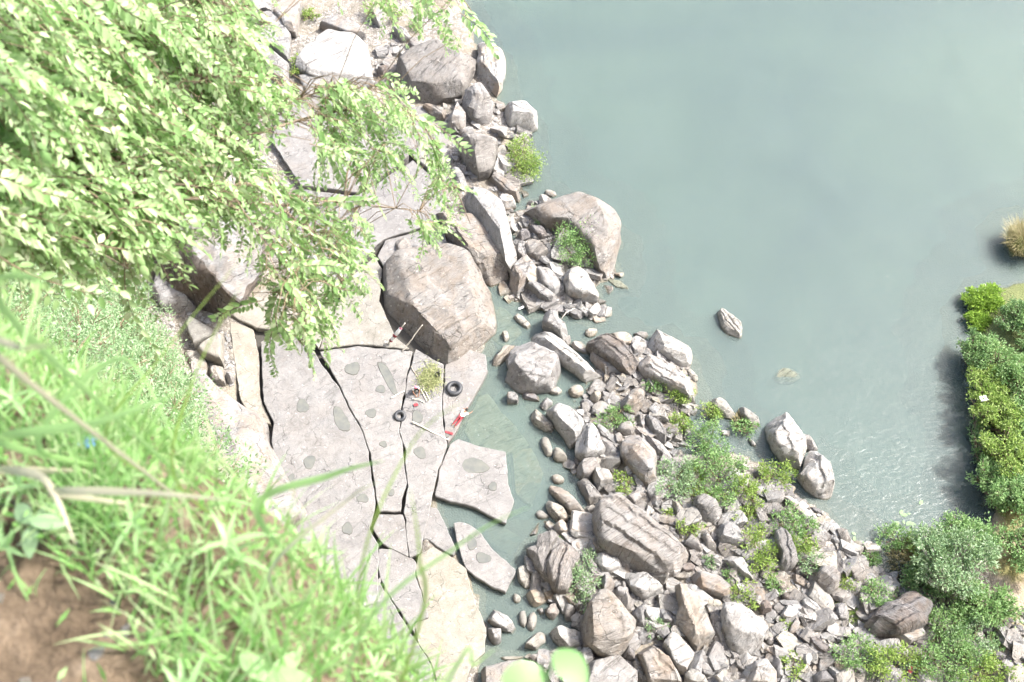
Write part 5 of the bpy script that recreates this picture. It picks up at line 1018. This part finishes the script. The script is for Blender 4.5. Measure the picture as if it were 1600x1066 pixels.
for ji, (dp, cnt) in enumerate(jobs):
    da = np.array(dp); made = 0
    while made < cnt:
        x, y = r.uniform(da[:, 0].min(), da[:, 0].max()), r.uniform(da[:, 1].min(), da[:, 1].max())
        if not pip(x, y, dp): continue
        hole = vnoise(np.array([[x / 75, y / 75, 2.0]]), 9)[0]
        if (dp is D2 and hole < -.15) or (dp is D1 and hole < -.5): continue
        dist = 4.5 + 3.9 * np.clip((x + 60) / 800, 0, 1) + r.normal(0, .28) + (r.uniform(-.1, .9) if ji == 3 else 0); p = PD(x - 12, y - 150 / dist, dist)
        j = int(np.argmin(np.linalg.norm(allb - p, axis=1))); bp = allb[j]
        out = p - bp; out[2] = 0; out = out / (np.linalg.norm(out) + .05) * .5 + np.array([.35, .45, 0]) + r.normal(size=3) * .45; yaw = math.atan2(out[1], out[0]); pit = r.uniform(.4, 1.25); rol = r.normal(0, .5); s = r.uniform(.65, 1.12)
        Mx = Matrix.Translation(Vector(p - troot)) @ Matrix.Rotation(yaw, 4, 'Z') @ Matrix.Rotation(pit, 4, 'Y') @ Matrix.Rotation(rol, 4, 'X') @ Matrix.Scale(s, 4)
        k = int(r.integers(10)); made += 1
        if np.linalg.norm(bp - p) > .03: twv.append(tube([bp - troot, (bp + p) / 2 - troot + np.array([0, 0, .06]), p - troot], [.0035, .003, .002], 4, False))
        if nobj < 296 and ji < 3 and (ji != 0 or made % 10 < 7):
            o = obj('leaf_spray', SPM[k], BR[int(bid[j])]); o.matrix_local = Mx; nobj += 1
        else:
            v, f, m = SPD[k]; A = np.array(Mx); fillV.append(v @ A[:3, :3].T + A[:3, 3]); fillF += [tuple(i + fo for i in g) for g in f]; fillM += m; fo += len(v)
tag(obj('foliage', mesh('foliage', np.vstack(fillV), fillF, [M['twig'], M['leaf_tree']], midx=fillM), htree), kind='stuff')
TV, TF = join(twv); tag(obj('twigs', mesh('twigs', TV, TF, [M['twig']]), htree), kind='stuff')
# ---------------------------------------------------------------- foreground grass on the lip of the cliff
r = np.random.default_rng(11)
def lip_pt(s, q):
    xy = lip_xy(s, q)[0]; p = np.array([[xy[0], xy[1], float(hill_z(q))]]); p[0, 2] += fbm(p * 1.7, 21, 4)[0] * .05 * min(1.5, abs(q) + .3); return p[0]
def blade(p, ln, wd, az, lean, curl, seg=6, fold=.25):
    V = []; h = np.array([math.cos(az), math.sin(az), 0]); sd_ = np.array([-math.sin(az), math.cos(az), 0]); c = np.array(p, float); a = lean
    for k in range(seg + 1):
        t = k / seg; wk = wd * (min(1, .45 + 1.6 * t) if t < .4 else max(.02, (1 - t) / .6) ** .75) * .5
        d = h * math.sin(a) + np.array([0, 0, math.cos(a)]); nrm_ = h * math.cos(a) - np.array([0, 0, math.sin(a)])
        V += [c - sd_ * wk + nrm_ * wk * fold * -1, c, c + sd_ * wk - nrm_ * wk * fold]; c = c + d * ln / seg; a += curl / seg
    Fq = []
    for k in range(seg):
        o = 3 * k; Fq += [(o, o + 1, o + 4, o + 3), (o + 1, o + 2, o + 5, o + 4)]
    return np.array(V), np.array(Fq)
SOIL = [(-80, 870), (90, 860), (150, 910), (210, 1000), (260, 1130), (-80, 1130)]
GV = []; GF = []; go = 0; nb = 0; NC = 30000
cs, cq = r.uniform(-2.0, 2.6, NC), r.uniform(-1.2, .75, NC); cxy = lip_xy(cs, cq)
cp = np.c_[cxy, hill_z(cq)]; cp[:, 2] += fbm(cp * 1.7, 21, 4) * .05 * np.minimum(1.5, np.abs(cq) + .3)
cd1 = .5 + .6 * vnoise(np.c_[cxy * 3.2, np.ones(NC)], 4); cd2 = vnoise(np.c_[cxy * 1.6, np.full(NC, 7.0)], 8)
for i in range(NC):
    s, q, p = cs[i], cq[i], cp[i]; bare = q < -.18 - .12 * math.sin(s * 2.4) and s < 1.75
    X, Y = proj(p)
    if X > 655 - .25 * max(0, 1066 - Y) + 40 * cd2[i]: continue
    if pip(X, Y, SOIL) and r.random() > .14: continue
    if r.random() > cd1[i] * (.2 if bare else 1.0) or nb > 14000: continue
    nk = r.integers(2, 5); nb += nk
    for k in range(nk):
        az = math.atan2(NQ[1], NQ[0]) + r.normal(0, 1.1) if r.random() < .7 else r.uniform(0, 6.28)
        ln = float(np.clip(r.lognormal(-2.05, .42), .05, .30)) * (.6 if q < -.2 else 1.0) * (.75 if s > 1.2 else 1.0); v, f = blade(p + r.normal(size=3) * [.02, .02, .0], ln, r.uniform(.003, .008), az, r.uniform(.05, .7), r.uniform(.3, 1.5)); GV.append(v); GF.append(f + go); go += len(v)
fs, fq_ = r.uniform(-2.0, 2.6, 16000), r.uniform(-.75, .8, 16000); fxy = lip_xy(fs, fq_); fp = np.c_[fxy, hill_z(fq_)]; fp[:, 2] += fbm(fp * 1.7, 21, 4) * .05 * np.minimum(1.5, np.abs(fq_) + .3) + r.uniform(0, .09, 16000)
FX, FY = proj(fp); keep = (~in_poly(FX, FY, SOIL) | (r.random(16000) < .08)) & (FX < 650 - .25 * np.maximum(0, 1066 - FY)); fp = fp[keep]
lv, lf = leaf_quads(fp, r.normal(size=fp.shape) + [.3, .5, .3], r.uniform(.02, .055, len(fp)), r.uniform(.006, .014, len(fp)), r); GV.append(lv); 
gm = fast_mesh('grass', np.vstack(GV), np.vstack(GF + [lf + go]), [M['grass']])
tag(obj('grass', gm), 'bright green grass on the cliff edge in the lower left', 'grass', kind='stuff')
# low ground plants with rosettes of narrow leaves
WL = []
for i in range(4):
    v, f = blade((0, 0, 0), .085 + .015 * i, .015 + .002 * i, 0, 1.0 + .1 * i, .7, 6, .3); WL.append(fast_mesh('leaf', v, f, [M['weed']]))
sv_, sf_ = tube([(0, 0, -.02), (.005, 0, .06), (0, .004, .14)], [.004, .0035, .002], 6); WS = mesh('stem', sv_, sf_, [M['weed']])
wp = []; tries = 0
while len(wp) < 130 and tries < 9000:
    tries += 1; s, q = r.uniform(-1.7, 2.6), r.uniform(-.3, .7)
    X, Y = proj(lip_pt(s, q))
    if pip(X, Y, SOIL) or X > 600: continue
    if all((s - a) ** 2 + (q - b) ** 2 > .012 for a, b in wp): wp.append((s, q))
for i, (s, q) in enumerate(wp):
    p = lip_pt(s, q); e = tag(empty('leafy_weed', p, r.uniform(0, 6.28)), 'leafy weed with starry whorls of narrow leaves in the cliff edge grass', 'weed', 'weeds in the cliff edge grass'); sc_ = r.uniform(.35, .85); e.scale = (sc_,) * 3
    e.rotation_euler = (r.normal(0, .25), r.normal(0, .25), r.uniform(0, 6.28)); obj('stem', WS, e)
    for k in range(9):
        o = obj('leaf', WL[int(r.integers(4))], e, (0, 0, .14 - .05 * (k > 4)), (0, r.normal(-.15, .25), k * 1.257 + (.6 if k > 4 else 0) + r.normal(0, .15)))
# bigger broad leaved plant and bindweed leaves at the edge
def oval_leaf(L, W, cup=.12):
    V = []; n = 8
    for k in range(n + 1):
        t = k / n; wv = W * .5 * math.sin(math.pi * min(1, t * .92 + .06)) ** .75; zc = -.28 * L * t * t; V += [(L * t, -wv, zc + cup * wv), (L * t, 0, zc), (L * t, wv, zc + cup * wv)]
    Fq = []
    for k in range(n): o = 3 * k; Fq += [(o, o + 1, o + 4, o + 3), (o + 1, o + 2, o + 5, o + 4)]
    return np.array(V), np.array(Fq)
def broad(px, py, dist, n, L, W, label, basept, seed, mat='weed'):
    rr = np.random.default_rng(seed); top = PD(px, py, dist); e = tag(empty('broad_leaved_plant', basept), label, 'plant')
    tv, tf = tube(smooth_path([np.zeros(3), (top - basept) * .5 + [0, 0, .04], top - basept], 8), np.linspace(.004, .0025, 8), 6); obj('stem', mesh('stem', tv, tf, [M[mat]]), e)
    v, f = oval_leaf(L, W); lm = fast_mesh('leaf', v, f, [M[mat]])
    for k in range(n): obj('leaf', lm, e, top - basept - np.array([0, 0, .012 * k]), (rr.normal(0, .2), rr.normal(-.05, .2), k * 2.4 + rr.uniform(0, .6)))
broad(740, 1082, 1.35, 1, .001, .001, 'x', PD(700, 1200, 1.5), 1) if False else None
bb = lip_pt(-.35, .25)
for i, (x, y, d, az, L, W, lb) in enumerate([(868, 1020, 1.6, 2.2, .055, .042, 'near oval leaf on a thin stalk at the bottom edge, upper one'), (786, 1066, 1.6, .1, .06, .042, 'near oval leaf at the bottom edge left of the upper one')]):
    top = PD(x, y, d); b0 = bb + np.array([.03 * i, -.02 * i, 0]); e = tag(empty('seedling', b0), lb, 'leaf')
    tv, tf = tube(smooth_path([np.zeros(3), (top - b0) * .55 + [0.02, 0, .02], top - b0], 9), np.linspace(.0035, .002, 9), 6); obj('stem', mesh('stem', tv, tf, [M['weed']]), e)
    v, f = oval_leaf(L, W); obj('leaf', fast_mesh('leaf', v, f, [M['nearleaf']]), e, top - b0, (0, -.1, -.75 if i == 0 else .25))
for i, (s, q, L, n) in enumerate([(.75, -.36, .085, 5), (1.15, -.22, .07, 4), (.55, -.06, .08, 5), (1.7, .02, .08, 5), (.12, .1, .09, 5)]):
    p = lip_pt(s, q); e = tag(empty('broad_leaved_plant', p), ['pale ribbed broad leaved plant at the edge of the bare soil', 'three pale round leaves over the bare soil', 'broad leaved plant deep in the grass right of the soil', 'broad leaved plant at the left border grass', 'broad leaved plant at the lower right end of the grass'][i], 'plant')
    obj('stem', WS, e, scale=(.7,) * 3); v, f = oval_leaf(L, L * .52); lm = fast_mesh('leaf', v, f, [M['leaf_pale' if i < 2 else 'weed']])
    for k in range(n): obj('leaf', lm, e, (0, 0, .09 - .008 * k), (r.normal(0, .2), r.normal(-.1, .15), k * 2.4))
# long blades and dry stalks that reach up in front of the view
TG = tag(empty('tall_grass', lip_pt(.4, .1)), 'long thin green blades reaching up in front of the shelf from the cliff edge', 'grass'); DG = tag(empty('dry_grass', lip_pt(.9, .1)), 'long dry beige stalks bent over the cliff edge grass', 'dry grass')
LBL = [(400, 800, 520, 742, 600, 720, .014, 'grass', 'long bright blade arching over the shelf'), (0, 690, 150, 660, 290, 610, .018, 'grass', 'wide pale blade at the left border'), (20, 500, 60, 440, 30, 560, .012, 'grass', 'short blade at the left border'), (60, 700, 190, 560, 285, 720, .012, 'grass', 'blade bent in an arc over the bushes'),
       (420, 900, 545, 780, 595, 752, .006, 'strawleaf', 'thin straw coloured blade crossing the shelf'), (646, 1010, 655, 870, 640, 760, .006, 'leaf_bright', 'thin upright blade in front of the lower slabs'), (560, 1000, 720, 850, 830, 790, .006, 'grass', 'thin blade slanting towards the pool'), (700, 1066, 740, 1040, 776, 1012, .006, 'grass', 'short green stalk above the near oval leaves'),
       (280, 760, 300, 600, 380, 440, .005, 'leaf_bright', 'thin seed stalk rising in front of the black outcrop'), (170, 700, 250, 560, 385, 395, .004, 'leaf_bright', 'thinner seed stalk left of the other seed stalk'), (560, 920, 640, 700, 735, 620, .004, 'leaf_bright', 'faint thin stalk crossing beside the people'),
       (0, 735, 70, 750, 118, 850, .018, 'strawleaf', 'dry beige stalk bending into the soil patch'), (80, 770, 220, 770, 365, 782, .015, 'strawleaf', 'dry beige stalk lying level in the grass'), (0, 560, 40, 545, 90, 540, .012, 'strawleaf', 'dry beige stalk tip at the left border')]
for i, (x0, y0, x1, y1, x2, y2, wd, m, lb) in enumerate(LBL):
    d = (2.05 if x0 < 450 and y0 > 620 else 1.6) + .05 * (i % 4); p0 = PD(x0, y0, d + .25); p1 = PD(x1, y1, d + .08); p2 = PD(x2, y2, d); gb = lip_pt(float((p0[:2] - L0) @ TQ), float(np.clip((p0[:2] - L0) @ NQ, -.5, .35)))
    path = smooth_path([gb, p0, p1, p2], 26); t = np.gradient(path, axis=0); t /= np.linalg.norm(t, axis=1)[:, None]; vw = path - CAM; sd_ = np.cross(t, vw + np.array([.1, .05, .6])); sd_ /= np.linalg.norm(sd_, axis=1)[:, None]; up_ = np.cross(sd_, t)
    wv = (wd * .5 * np.minimum(1, np.minimum(.35 + np.linspace(0, 1, 26) * 2, (1.02 - np.linspace(0, 1, 26)) * 2.2)))[:, None]
    V = np.stack([path - sd_ * wv + up_ * wv * .3, path, path + sd_ * wv + up_ * wv * .3], 1).reshape(-1, 3) - gb; Fq = []
    for k in range(25): o = 3 * k; Fq += [(o, o + 1, o + 4, o + 3), (o + 1, o + 2, o + 5, o + 4)]
    dry = m == 'strawleaf'; pr = DG if dry else TG; o = obj('dry_stalk' if dry else 'grass_blade', fast_mesh('grass_blade', V, Fq, [M[m]]), pr, gb - np.array(pr.location)); o['label'] = lb
# pale crumbs of stone and a scrap of blue plastic on the soil
for i in range(70):
    s, q = r.uniform(.2, 1.5), r.uniform(-.95, -.1); p = lip_pt(s, q); k = r.uniform(.004, .015); o = obj('soil_pebble', PROTO[int(r.choice([1, 3, 6]))], None, p + [0, 0, k * .3], (0, 0, r.uniform(0, 6)), (k, k, k)); tag(o, 'small pale pebble on the bare brown soil in the corner', 'pebble', 'pebbles on the bare soil')
p = PD(6, 742, 2.6); gz_ = lip_pt(float((p[:2] - L0) @ TQ), float((p[:2] - L0) @ NQ))
lv, lf = oval_leaf(.05, .03, .5); tag(obj('plastic_scrap', fast_mesh('plastic_scrap', lv, lf, [M['blue']]), None, gz_ + [0, 0, .03], (.3, .1, .5)), 'scrap of dark blue plastic in the grass at the left border', 'litter')

# ---------------------------------------------------------------- things on the shelf
def torus(Rr, rr, n=40, m=14, seed=0):
    V = []; Fq = []
    for i in range(n):
        a = 2 * math.pi * i / n
        for j in range(m):
            b = 2 * math.pi * j / m; k = rr * (1 + .05 * math.sin(3 * a + seed)); V.append(((Rr + k * math.cos(b)) * math.cos(a), (Rr + k * math.cos(b)) * math.sin(a), k * math.sin(b)))
    for i in range(n):
        for j in range(m): Fq.append((i * m + j, ((i + 1) % n) * m + j, ((i + 1) % n) * m + (j + 1) % m, i * m + (j + 1) % m))
    return V, Fq
for (x, y, Rr, rr, z, tl, lb) in ((710, 607, .385, .145, .62 + .13, (.06, .03, 0), 'inflated black inner tube lying on the shelf right of the squatting person'), (625, 650, .27, .11, .75 + .06, (.25, -.15, 1), 'smaller black inner tube sunk into a crack of the shelf')):
    c = P(x, y, z); e = tag(empty('inner_tube', c), lb, 'inner tube'); e.rotation_euler = tl
    v, f = torus(Rr, rr); obj('tube', fast_mesh('tube', v, f, [M['rubber']]), e)
    tv, tf = tube([(Rr - rr * .9, 0, 0), (Rr - rr - .05, 0, .02), (Rr - rr - .08, 0, .03)], [.012, .01, .009], 6); obj('valve', mesh('valve', tv, tf, [M['rubber']]), e)
def stick(pts, r0, r1, mat, name, label, cat, extra=None):
    q = np.array([P(*a) for a in pts]); b0 = q[0]; path = smooth_path(q - b0, 14); path[1:-1] += r.normal(size=(12, 3)) * r0 * .35
    v, f = tube(path, np.linspace(r0, r1, 14), 7); o = obj(name, mesh(name, v, f, [M[mat]]), None, b0); return tag(o, label, cat)
stick([(644, 659, .80), (672, 673, .80), (701, 687, .72)], .05, .035, 'bleached', 'pole', 'pale wooden pole lying across the slab below the squatting person', 'pole')
stick([(611, 622, .82), (622, 616, .80), (632, 611, .80)], .04, .03, 'bleached', 'stick', 'short pale stick bridging the crack left of the squatting person', 'stick')
stick([(642, 573, .78), (655, 593, .78), (664, 609, .78)], .025, .02, 'wood', 'stick', 'thin dark stick lying above the pile of green twigs', 'stick')
for i, (x0, y0, x1, y1) in enumerate([(658, 609, 667, 627), (661, 606, 671, 624), (644, 623, 655, 624), (655, 624, 664, 630)]):
    stick([(x0, y0, .80 + .03 * i), ((x0 + x1) / 2, (y0 + y1) / 2, .82), (x1, y1, .79)], .03, .02, 'bleached', 'stick', ['pale stick beside the squatting person, left of the two long ones', 'pale stick beside the squatting person, right of the two long ones', 'level pale stick at the feet of the squatting person', 'short pale stick slanting below the squatting person'][i], 'stick')
stick([(629, 549, .8), (645, 528, 1.8), (660, 508, 2.7)], .045, .03, 'bleached', 'pole', 'plain pale pole leaning on the front of the largest boulder', 'pole')
pb = P(607, 537, .78); pt_ = P(633, 505, 2.7); e = tag(empty('wrapped_pole', pb), 'pole wrapped in white cloth with red bands leaning on the largest boulder', 'pole')
v, f = tube(smooth_path([np.zeros(3), (pt_ - pb) * .5, pt_ - pb], 10), np.linspace(.05, .035, 10), 7); obj('shaft', mesh('shaft', v, f, [M['bleached']]), e)
for k, (a, b_, m, rr) in enumerate(((.18, .36, 'white', .11), (.42, .72, 'white', .13), (.14, .17, 'red', .12), (.37, .41, 'red', .14), (.72, .76, 'pink', .10))):
    tt = np.linspace(a, b_, 8)[:, None]; v, f = tube((pt_ - pb) * tt + r.normal(size=(8, 3)) * .012, rr * (.8 + .3 * r.random(8)), 9); obj('wrapping' if m == 'white' else 'band', mesh('wrapping', v, f, [M[m]]), e)
stick([(874, 502, .05), (886, 488, .5), (903, 480, .1)], .035, .02, 'bleached', 'branch_stick', 'bent white branch standing in the channel by the log shaped rock', 'branch')
# heap of cut twigs
hp = P(672, 592, .73); rr_ = np.random.default_rng(3); n = 1500; pos = rr_.normal(size=(n, 3)) * [.34, .48, .08]; pos[:, 2] = np.abs(pos[:, 2]) + .02
v, f = leaf_quads(pos, rr_.normal(size=(n, 3)) * [1, 1, .3], .2, .045, rr_); e = tag(empty('twig_heap', hp), 'heap of cut yellowish green twigs beside the squatting person', 'twig heap'); tag(obj('twigs', fast_mesh('twigs', v, f, [M['leaf_heap']], smooth=False), e), kind='stuff')
ts = [tube([p_ * [1, 1, .6], p_ * [.2, .2, .6] + [0, 0, .05]], [.009, .006], 5) for p_ in pos[:40]]; v, f = join(ts); tag(obj('stems', mesh('stems', v, f, [M['straw']]), e), kind='stuff')
# cooking pot, red cloths, litter
def lathe(prof, n=20):
    V = []; Fq = []
    for (a, z) in prof:
        for k in range(n): V.append((a * math.cos(6.2832 * k / n), a * math.sin(6.2832 * k / n), z))
    for i in range(len(prof) - 1):
        for k in range(n): Fq.append((i * n + k, i * n + (k + 1) % n, (i + 1) * n + (k + 1) % n, (i + 1) * n + k))
    return V, Fq
v, f = lathe([(.001, 0), (.12, 0), (.17, .06), (.17, .16), (.14, .20), (.15, .22), (.13, .21), (.15, .15), (.14, .05), (.001, .03)]); tag(obj('cooking_pot', fast_mesh('cooking_pot', v, f, [M['darkcloth']]), None, P(684, 587, .74)), 'small dark pot right of the twig heap', 'pot')
def cloth(px, py, z, lx, ly, rz, mat, name, label, cat, seed=0, parent=None):
    g = np.linspace(-.5, .5, 13); X, Y = np.meshgrid(g, g); q = np.stack([X.ravel() * lx, Y.ravel() * ly], 1); zz = .03 + .05 * np.abs(fbm(np.c_[q * 6, np.zeros(len(q))], seed, 3)); q[:, 0] += .04 * fbm(np.c_[q * 4, np.ones(len(q))], seed + 1, 2); i_ = np.arange(169).reshape(13, 13)
    F4 = np.stack([i_[:-1, :-1], i_[:-1, 1:], i_[1:, 1:], i_[1:, :-1]], -1).reshape(-1, 4); o = obj(name, fast_mesh(name, np.c_[q, zz], F4, [M[mat]]), None, P(px, py, z), (0, 0, rz)); return tag(o, label, cat)
cloth(702, 677, .64, .55, .16, -.35, 'red', 'cloth', 'narrow red cloth below the lying person', 'cloth', 1)
cloth(650, 633, .75, .24, .2, .3, 'red', 'cloth', 'small red cloth below the squatting person', 'cloth', 2)
cloth(938, 708, .55, .9, .18, .2, 'red', 'cloth', 'thin red cloth under the corner of the flat topped boulder', 'cloth', 4)
cloth(830, 438, .9, .3, .2, .4, 'blue', 'plastic_bag', 'bit of blue plastic between rocks left of the flat pale rock', 'litter', 5)
cloth(814, 482, .15, .4, .14, .5, 'plastic_white', 'plastic_bag', 'white plastic scrap in the channel above the log shaped rock', 'litter', 6)
cloth(1537, 623, 1.9, .5, .35, .2, 'plastic_white', 'plastic_bag', 'white plastic scrap caught on the right bank', 'litter', 7)
cloth(1422, 1047, 1.5, .22, .4, -.4, 'red', 'cloth', 'red cloth caught in the bushes at the bottom edge', 'cloth', 8)
# leaves afloat on the river
fv, ff = oval_leaf(.22, .14, 0); FLM = fast_mesh('floating_leaf', fv * [1, 1, .15], ff, [M['leaf_pale']])
for i, (x, y) in enumerate([(1407, 804), (1411, 813), (1405, 816), (1423, 815), (1418, 804), (1430, 819), (1437, 788), (1468, 825), (1335, 838), (1418, 803), (1396, 823), (1331, 832), (1513, 592), (1515, 600), (1519, 598), (1508, 588)]):
    o = obj('floating_leaf', FLM, None, P(x, y, .035), (0, 0, r.uniform(0, 6)), (r.uniform(.8, 1.8),) * 3); tag(o, 'pale leaf floating on the river near the right bank', 'floating leaf', 'leaves floating near the right bank')

# ---------------------------------------------------------------- people
def skin_mesh(name, verts, edges, radii, root=0, sub=2):
    m = bpy.data.meshes.new(name); m.from_pydata([tuple(map(float, v)) for v in verts], edges, []); o = bpy.data.objects.new(name, m); COL.objects.link(o)
    sk = o.modifiers.new('skin', 'SKIN'); 
    if not m.skin_vertices: m.attributes
    bm_ = bmesh.new(); bm_.from_mesh(m); lay = bm_.verts.layers.skin.verify(); bm_.verts.ensure_lookup_table()
    for i, v in enumerate(bm_.verts):
        rr = radii[i]; v[lay].radius = (rr, rr) if np.isscalar(rr) else rr; v[lay].use_root = (i == root)
    bm_.to_mesh(m); bm_.free(); sb = o.modifiers.new('sub', 'SUBSURF'); sb.levels = sb.render_levels = sub
    dg = bpy.context.evaluated_depsgraph_get(); me = bpy.data.meshes.new_from_object(o.evaluated_get(dg)); bpy.data.objects.remove(o); me.name = name
    me.polygons.foreach_set('use_smooth', np.ones(len(me.polygons), bool)); return me
def person(J, origin, rz, shirt, trousers, hat, label):
    """J: joint positions; local +X forward, Z up"""
    e = tag(empty('person', origin, rz), label, 'person'); e.scale = (.88,) * 3; fw = np.array(J.pop('face', (1.0, 0, 0)), float)
    n = {k: i for i, k in enumerate(J)}; V = list(J.values())
    rad = dict(pelvis=(.13, .11), belly=(.125, .10), chest=(.14, .11), neck=.05, head0=.075, head1=.095, head2=.07)
    E = [('pelvis', 'belly'), ('belly', 'chest'), ('chest', 'neck'), ('neck', 'head0'), ('head0', 'head1'), ('head1', 'head2')]
    for s in 'lr':
        E += [('chest', 'sh' + s), ('sh' + s, 'el' + s), ('el' + s, 'wr' + s), ('wr' + s, 'palm' + s), ('pelvis', 'hip' + s), ('hip' + s, 'kn' + s), ('kn' + s, 'an' + s), ('an' + s, 'toe' + s)]
        rad.update({'sh' + s: .055, 'el' + s: .04, 'wr' + s: .028, 'palm' + s: (.035, .018), 'hip' + s: .085, 'kn' + s: .058, 'an' + s: .04, 'toe' + s: .035})
        w_ = np.array(J['wr' + s]); pl = np.array(J['palm' + s]); d = pl - w_; d /= np.linalg.norm(d); sd_ = np.cross(d, [0, 0, 1.0]); sd_ = sd_ / (np.linalg.norm(sd_) + 1e-6)
        for fi, (of, ln) in enumerate(((-.028, .065), (-.010, .08), (.010, .075), (.028, .06))):
            a, b_ = f'f{fi}a{s}', f'f{fi}b{s}'; J[a] = pl + d * .03 + sd_ * of; J[b_] = pl + d * (.03 + ln) + sd_ * of * 1.2 - np.array([0, 0, .02]); E += [('palm' + s, a), (a, b_)]; rad[a] = .010; rad[b_] = .008
        J['th' + s] = w_ + d * .05 + sd_ * (.06 if s == 'l' else -.06); E.append(('wr' + s, 'th' + s)); rad['th' + s] = .010
    keys = list(J); n = {k: i for i, k in enumerate(keys)}
    bm = skin_mesh('body', [J[k] for k in keys], [(n[a], n[b_]) for a, b_ in E], [rad[k] for k in keys], n['pelvis']); bm.materials.append(M['skin']); obj('body', bm, e)
    def sub(name, ks, es, rs, mat):
        m = skin_mesh(name, [J[k] for k in ks], [(ks.index(a), ks.index(b_)) for a, b_ in es], rs, 0); m.materials.append(M[mat]); obj(name, m, e)
    J['sll'] = np.array(J['shl']) * .35 + np.array(J['ell']) * .65; J['slr'] = np.array(J['shr']) * .35 + np.array(J['elr']) * .65
    sub('shirt', ['belly', 'pelvis', 'chest', 'shl', 'shr', 'sll', 'slr'], [('pelvis', 'belly'), ('belly', 'chest'), ('chest', 'shl'), ('chest', 'shr'), ('shl', 'sll'), ('shr', 'slr')], [(.15, .125), (.155, .13), (.165, .135), .08, .08, .065, .065], shirt)
    sub('trousers', ['pelvis', 'hipl', 'hipr', 'knl', 'knr', 'anl', 'anr'], [('pelvis', 'hipl'), ('pelvis', 'hipr'), ('hipl', 'knl'), ('hipr', 'knr'), ('knl', 'anl'), ('knr', 'anr')], [(.145, .125), .105, .105, .08, .08, .062, .062], trousers)
    h1 = np.array(J['head1']); h2 = np.array(J['head2']); nk = np.array(J['neck']); ax = h2 - nk; ax /= np.linalg.norm(ax);
    hv = ICO2 * [.112, .105, .115]; back = (hv @ fw) < .045; top = (hv @ ax) > -.01; V = hv + np.outer(back | top, ax) * .012 + h1; keepf = [f for f in ICOF2 if all((back | top)[i] for i in f)]
    obj('headscarf' if hat == 'pink' else 'hair', mesh('hair', V, keepf, [M[hat]]), e)
    # face: nose, eyes, mouth, ears
    sid = np.cross(ax, fw); sid /= np.linalg.norm(sid); fr = np.cross(sid, ax)
    def blob(c, s, mat, nm):
        obj(nm, mesh(nm, ICO1 * s + c, ICOF1, [M[mat]]), e)
    blob(h1 + fr * .10 - ax * .005, np.array([.018, .014, .02]), 'skin', 'nose'); blob(h1 + fr * .094 - ax * .045, np.array([.01, .024, .007]), 'red', 'mouth')
    for s in (-1, 1): blob(h1 + fr * .088 + sid * s * .035 + ax * .02, np.array([.01, .013, .009]), 'hair', 'eye'); blob(h1 + sid * s * .098, np.array([.02, .012, .03]), 'skin', 'ear')
    return e
# squatting person, seen from in front and above
J1 = dict(pelvis=(-.16, 0, .24), belly=(-.08, 0, .40), chest=(.06, 0, .60), neck=(.12, 0, .74), head0=(.15, 0, .80), head1=(.17, 0, .88), head2=(.18, 0, .96))
for s, k in (('l', 1), ('r', -1)):
    J1.update({'sh' + s: (.05, .17 * k, .66), 'el' + s: (.26, .24 * k, .46), 'wr' + s: (.46, .12 * k, .30), 'palm' + s: (.52, .09 * k, .26), 'hip' + s: (-.14, .10 * k, .23), 'kn' + s: (.22, .23 * k, .44), 'an' + s: (.02, .17 * k, .07), 'toe' + s: (.20, .21 * k, .03)})
person(J1, P(650, 612, .745), math.radians(-75), 'white', 'darkcloth', 'pink', 'person squatting on the shelf in white shirt, dark trousers and pink headscarf')
# person lying face down at the water's edge
J2 = dict(pelvis=(0, 0, .12), belly=(.16, 0, .13), chest=(.36, 0, .15), neck=(.50, 0, .19), head0=(.55, 0, .21), head1=(.62, 0, .22), head2=(.70, 0, .23), face=(.35, 0, -.9))
for s, k in (('l', 1), ('r', -1)):
    J2.update({'sh' + s: (.40, .17 * k, .14), 'el' + s: (.58, .28 * k, .06), 'wr' + s: (.76, .20 * k + (-.12 if k < 0 else 0), -.02), 'palm' + s: (.84, .17 * k + (-.14 if k < 0 else 0), -.04), 'hip' + s: (-.04, .09 * k, .11), 'kn' + s: (-.42, .12 * k, .07), 'an' + s: (-.80, .10 * k, .06), 'toe' + s: (-.92, .14 * k, .04)})
A = P(714, 659, .66); B = P(729, 642, .66); person(J2, P(720.5, 652.5, .66), math.atan2(B[1] - A[1], B[0] - A[0]), 'white', 'red', 'hair', 'person lying face down at the shelf edge in white shirt and red trousers')
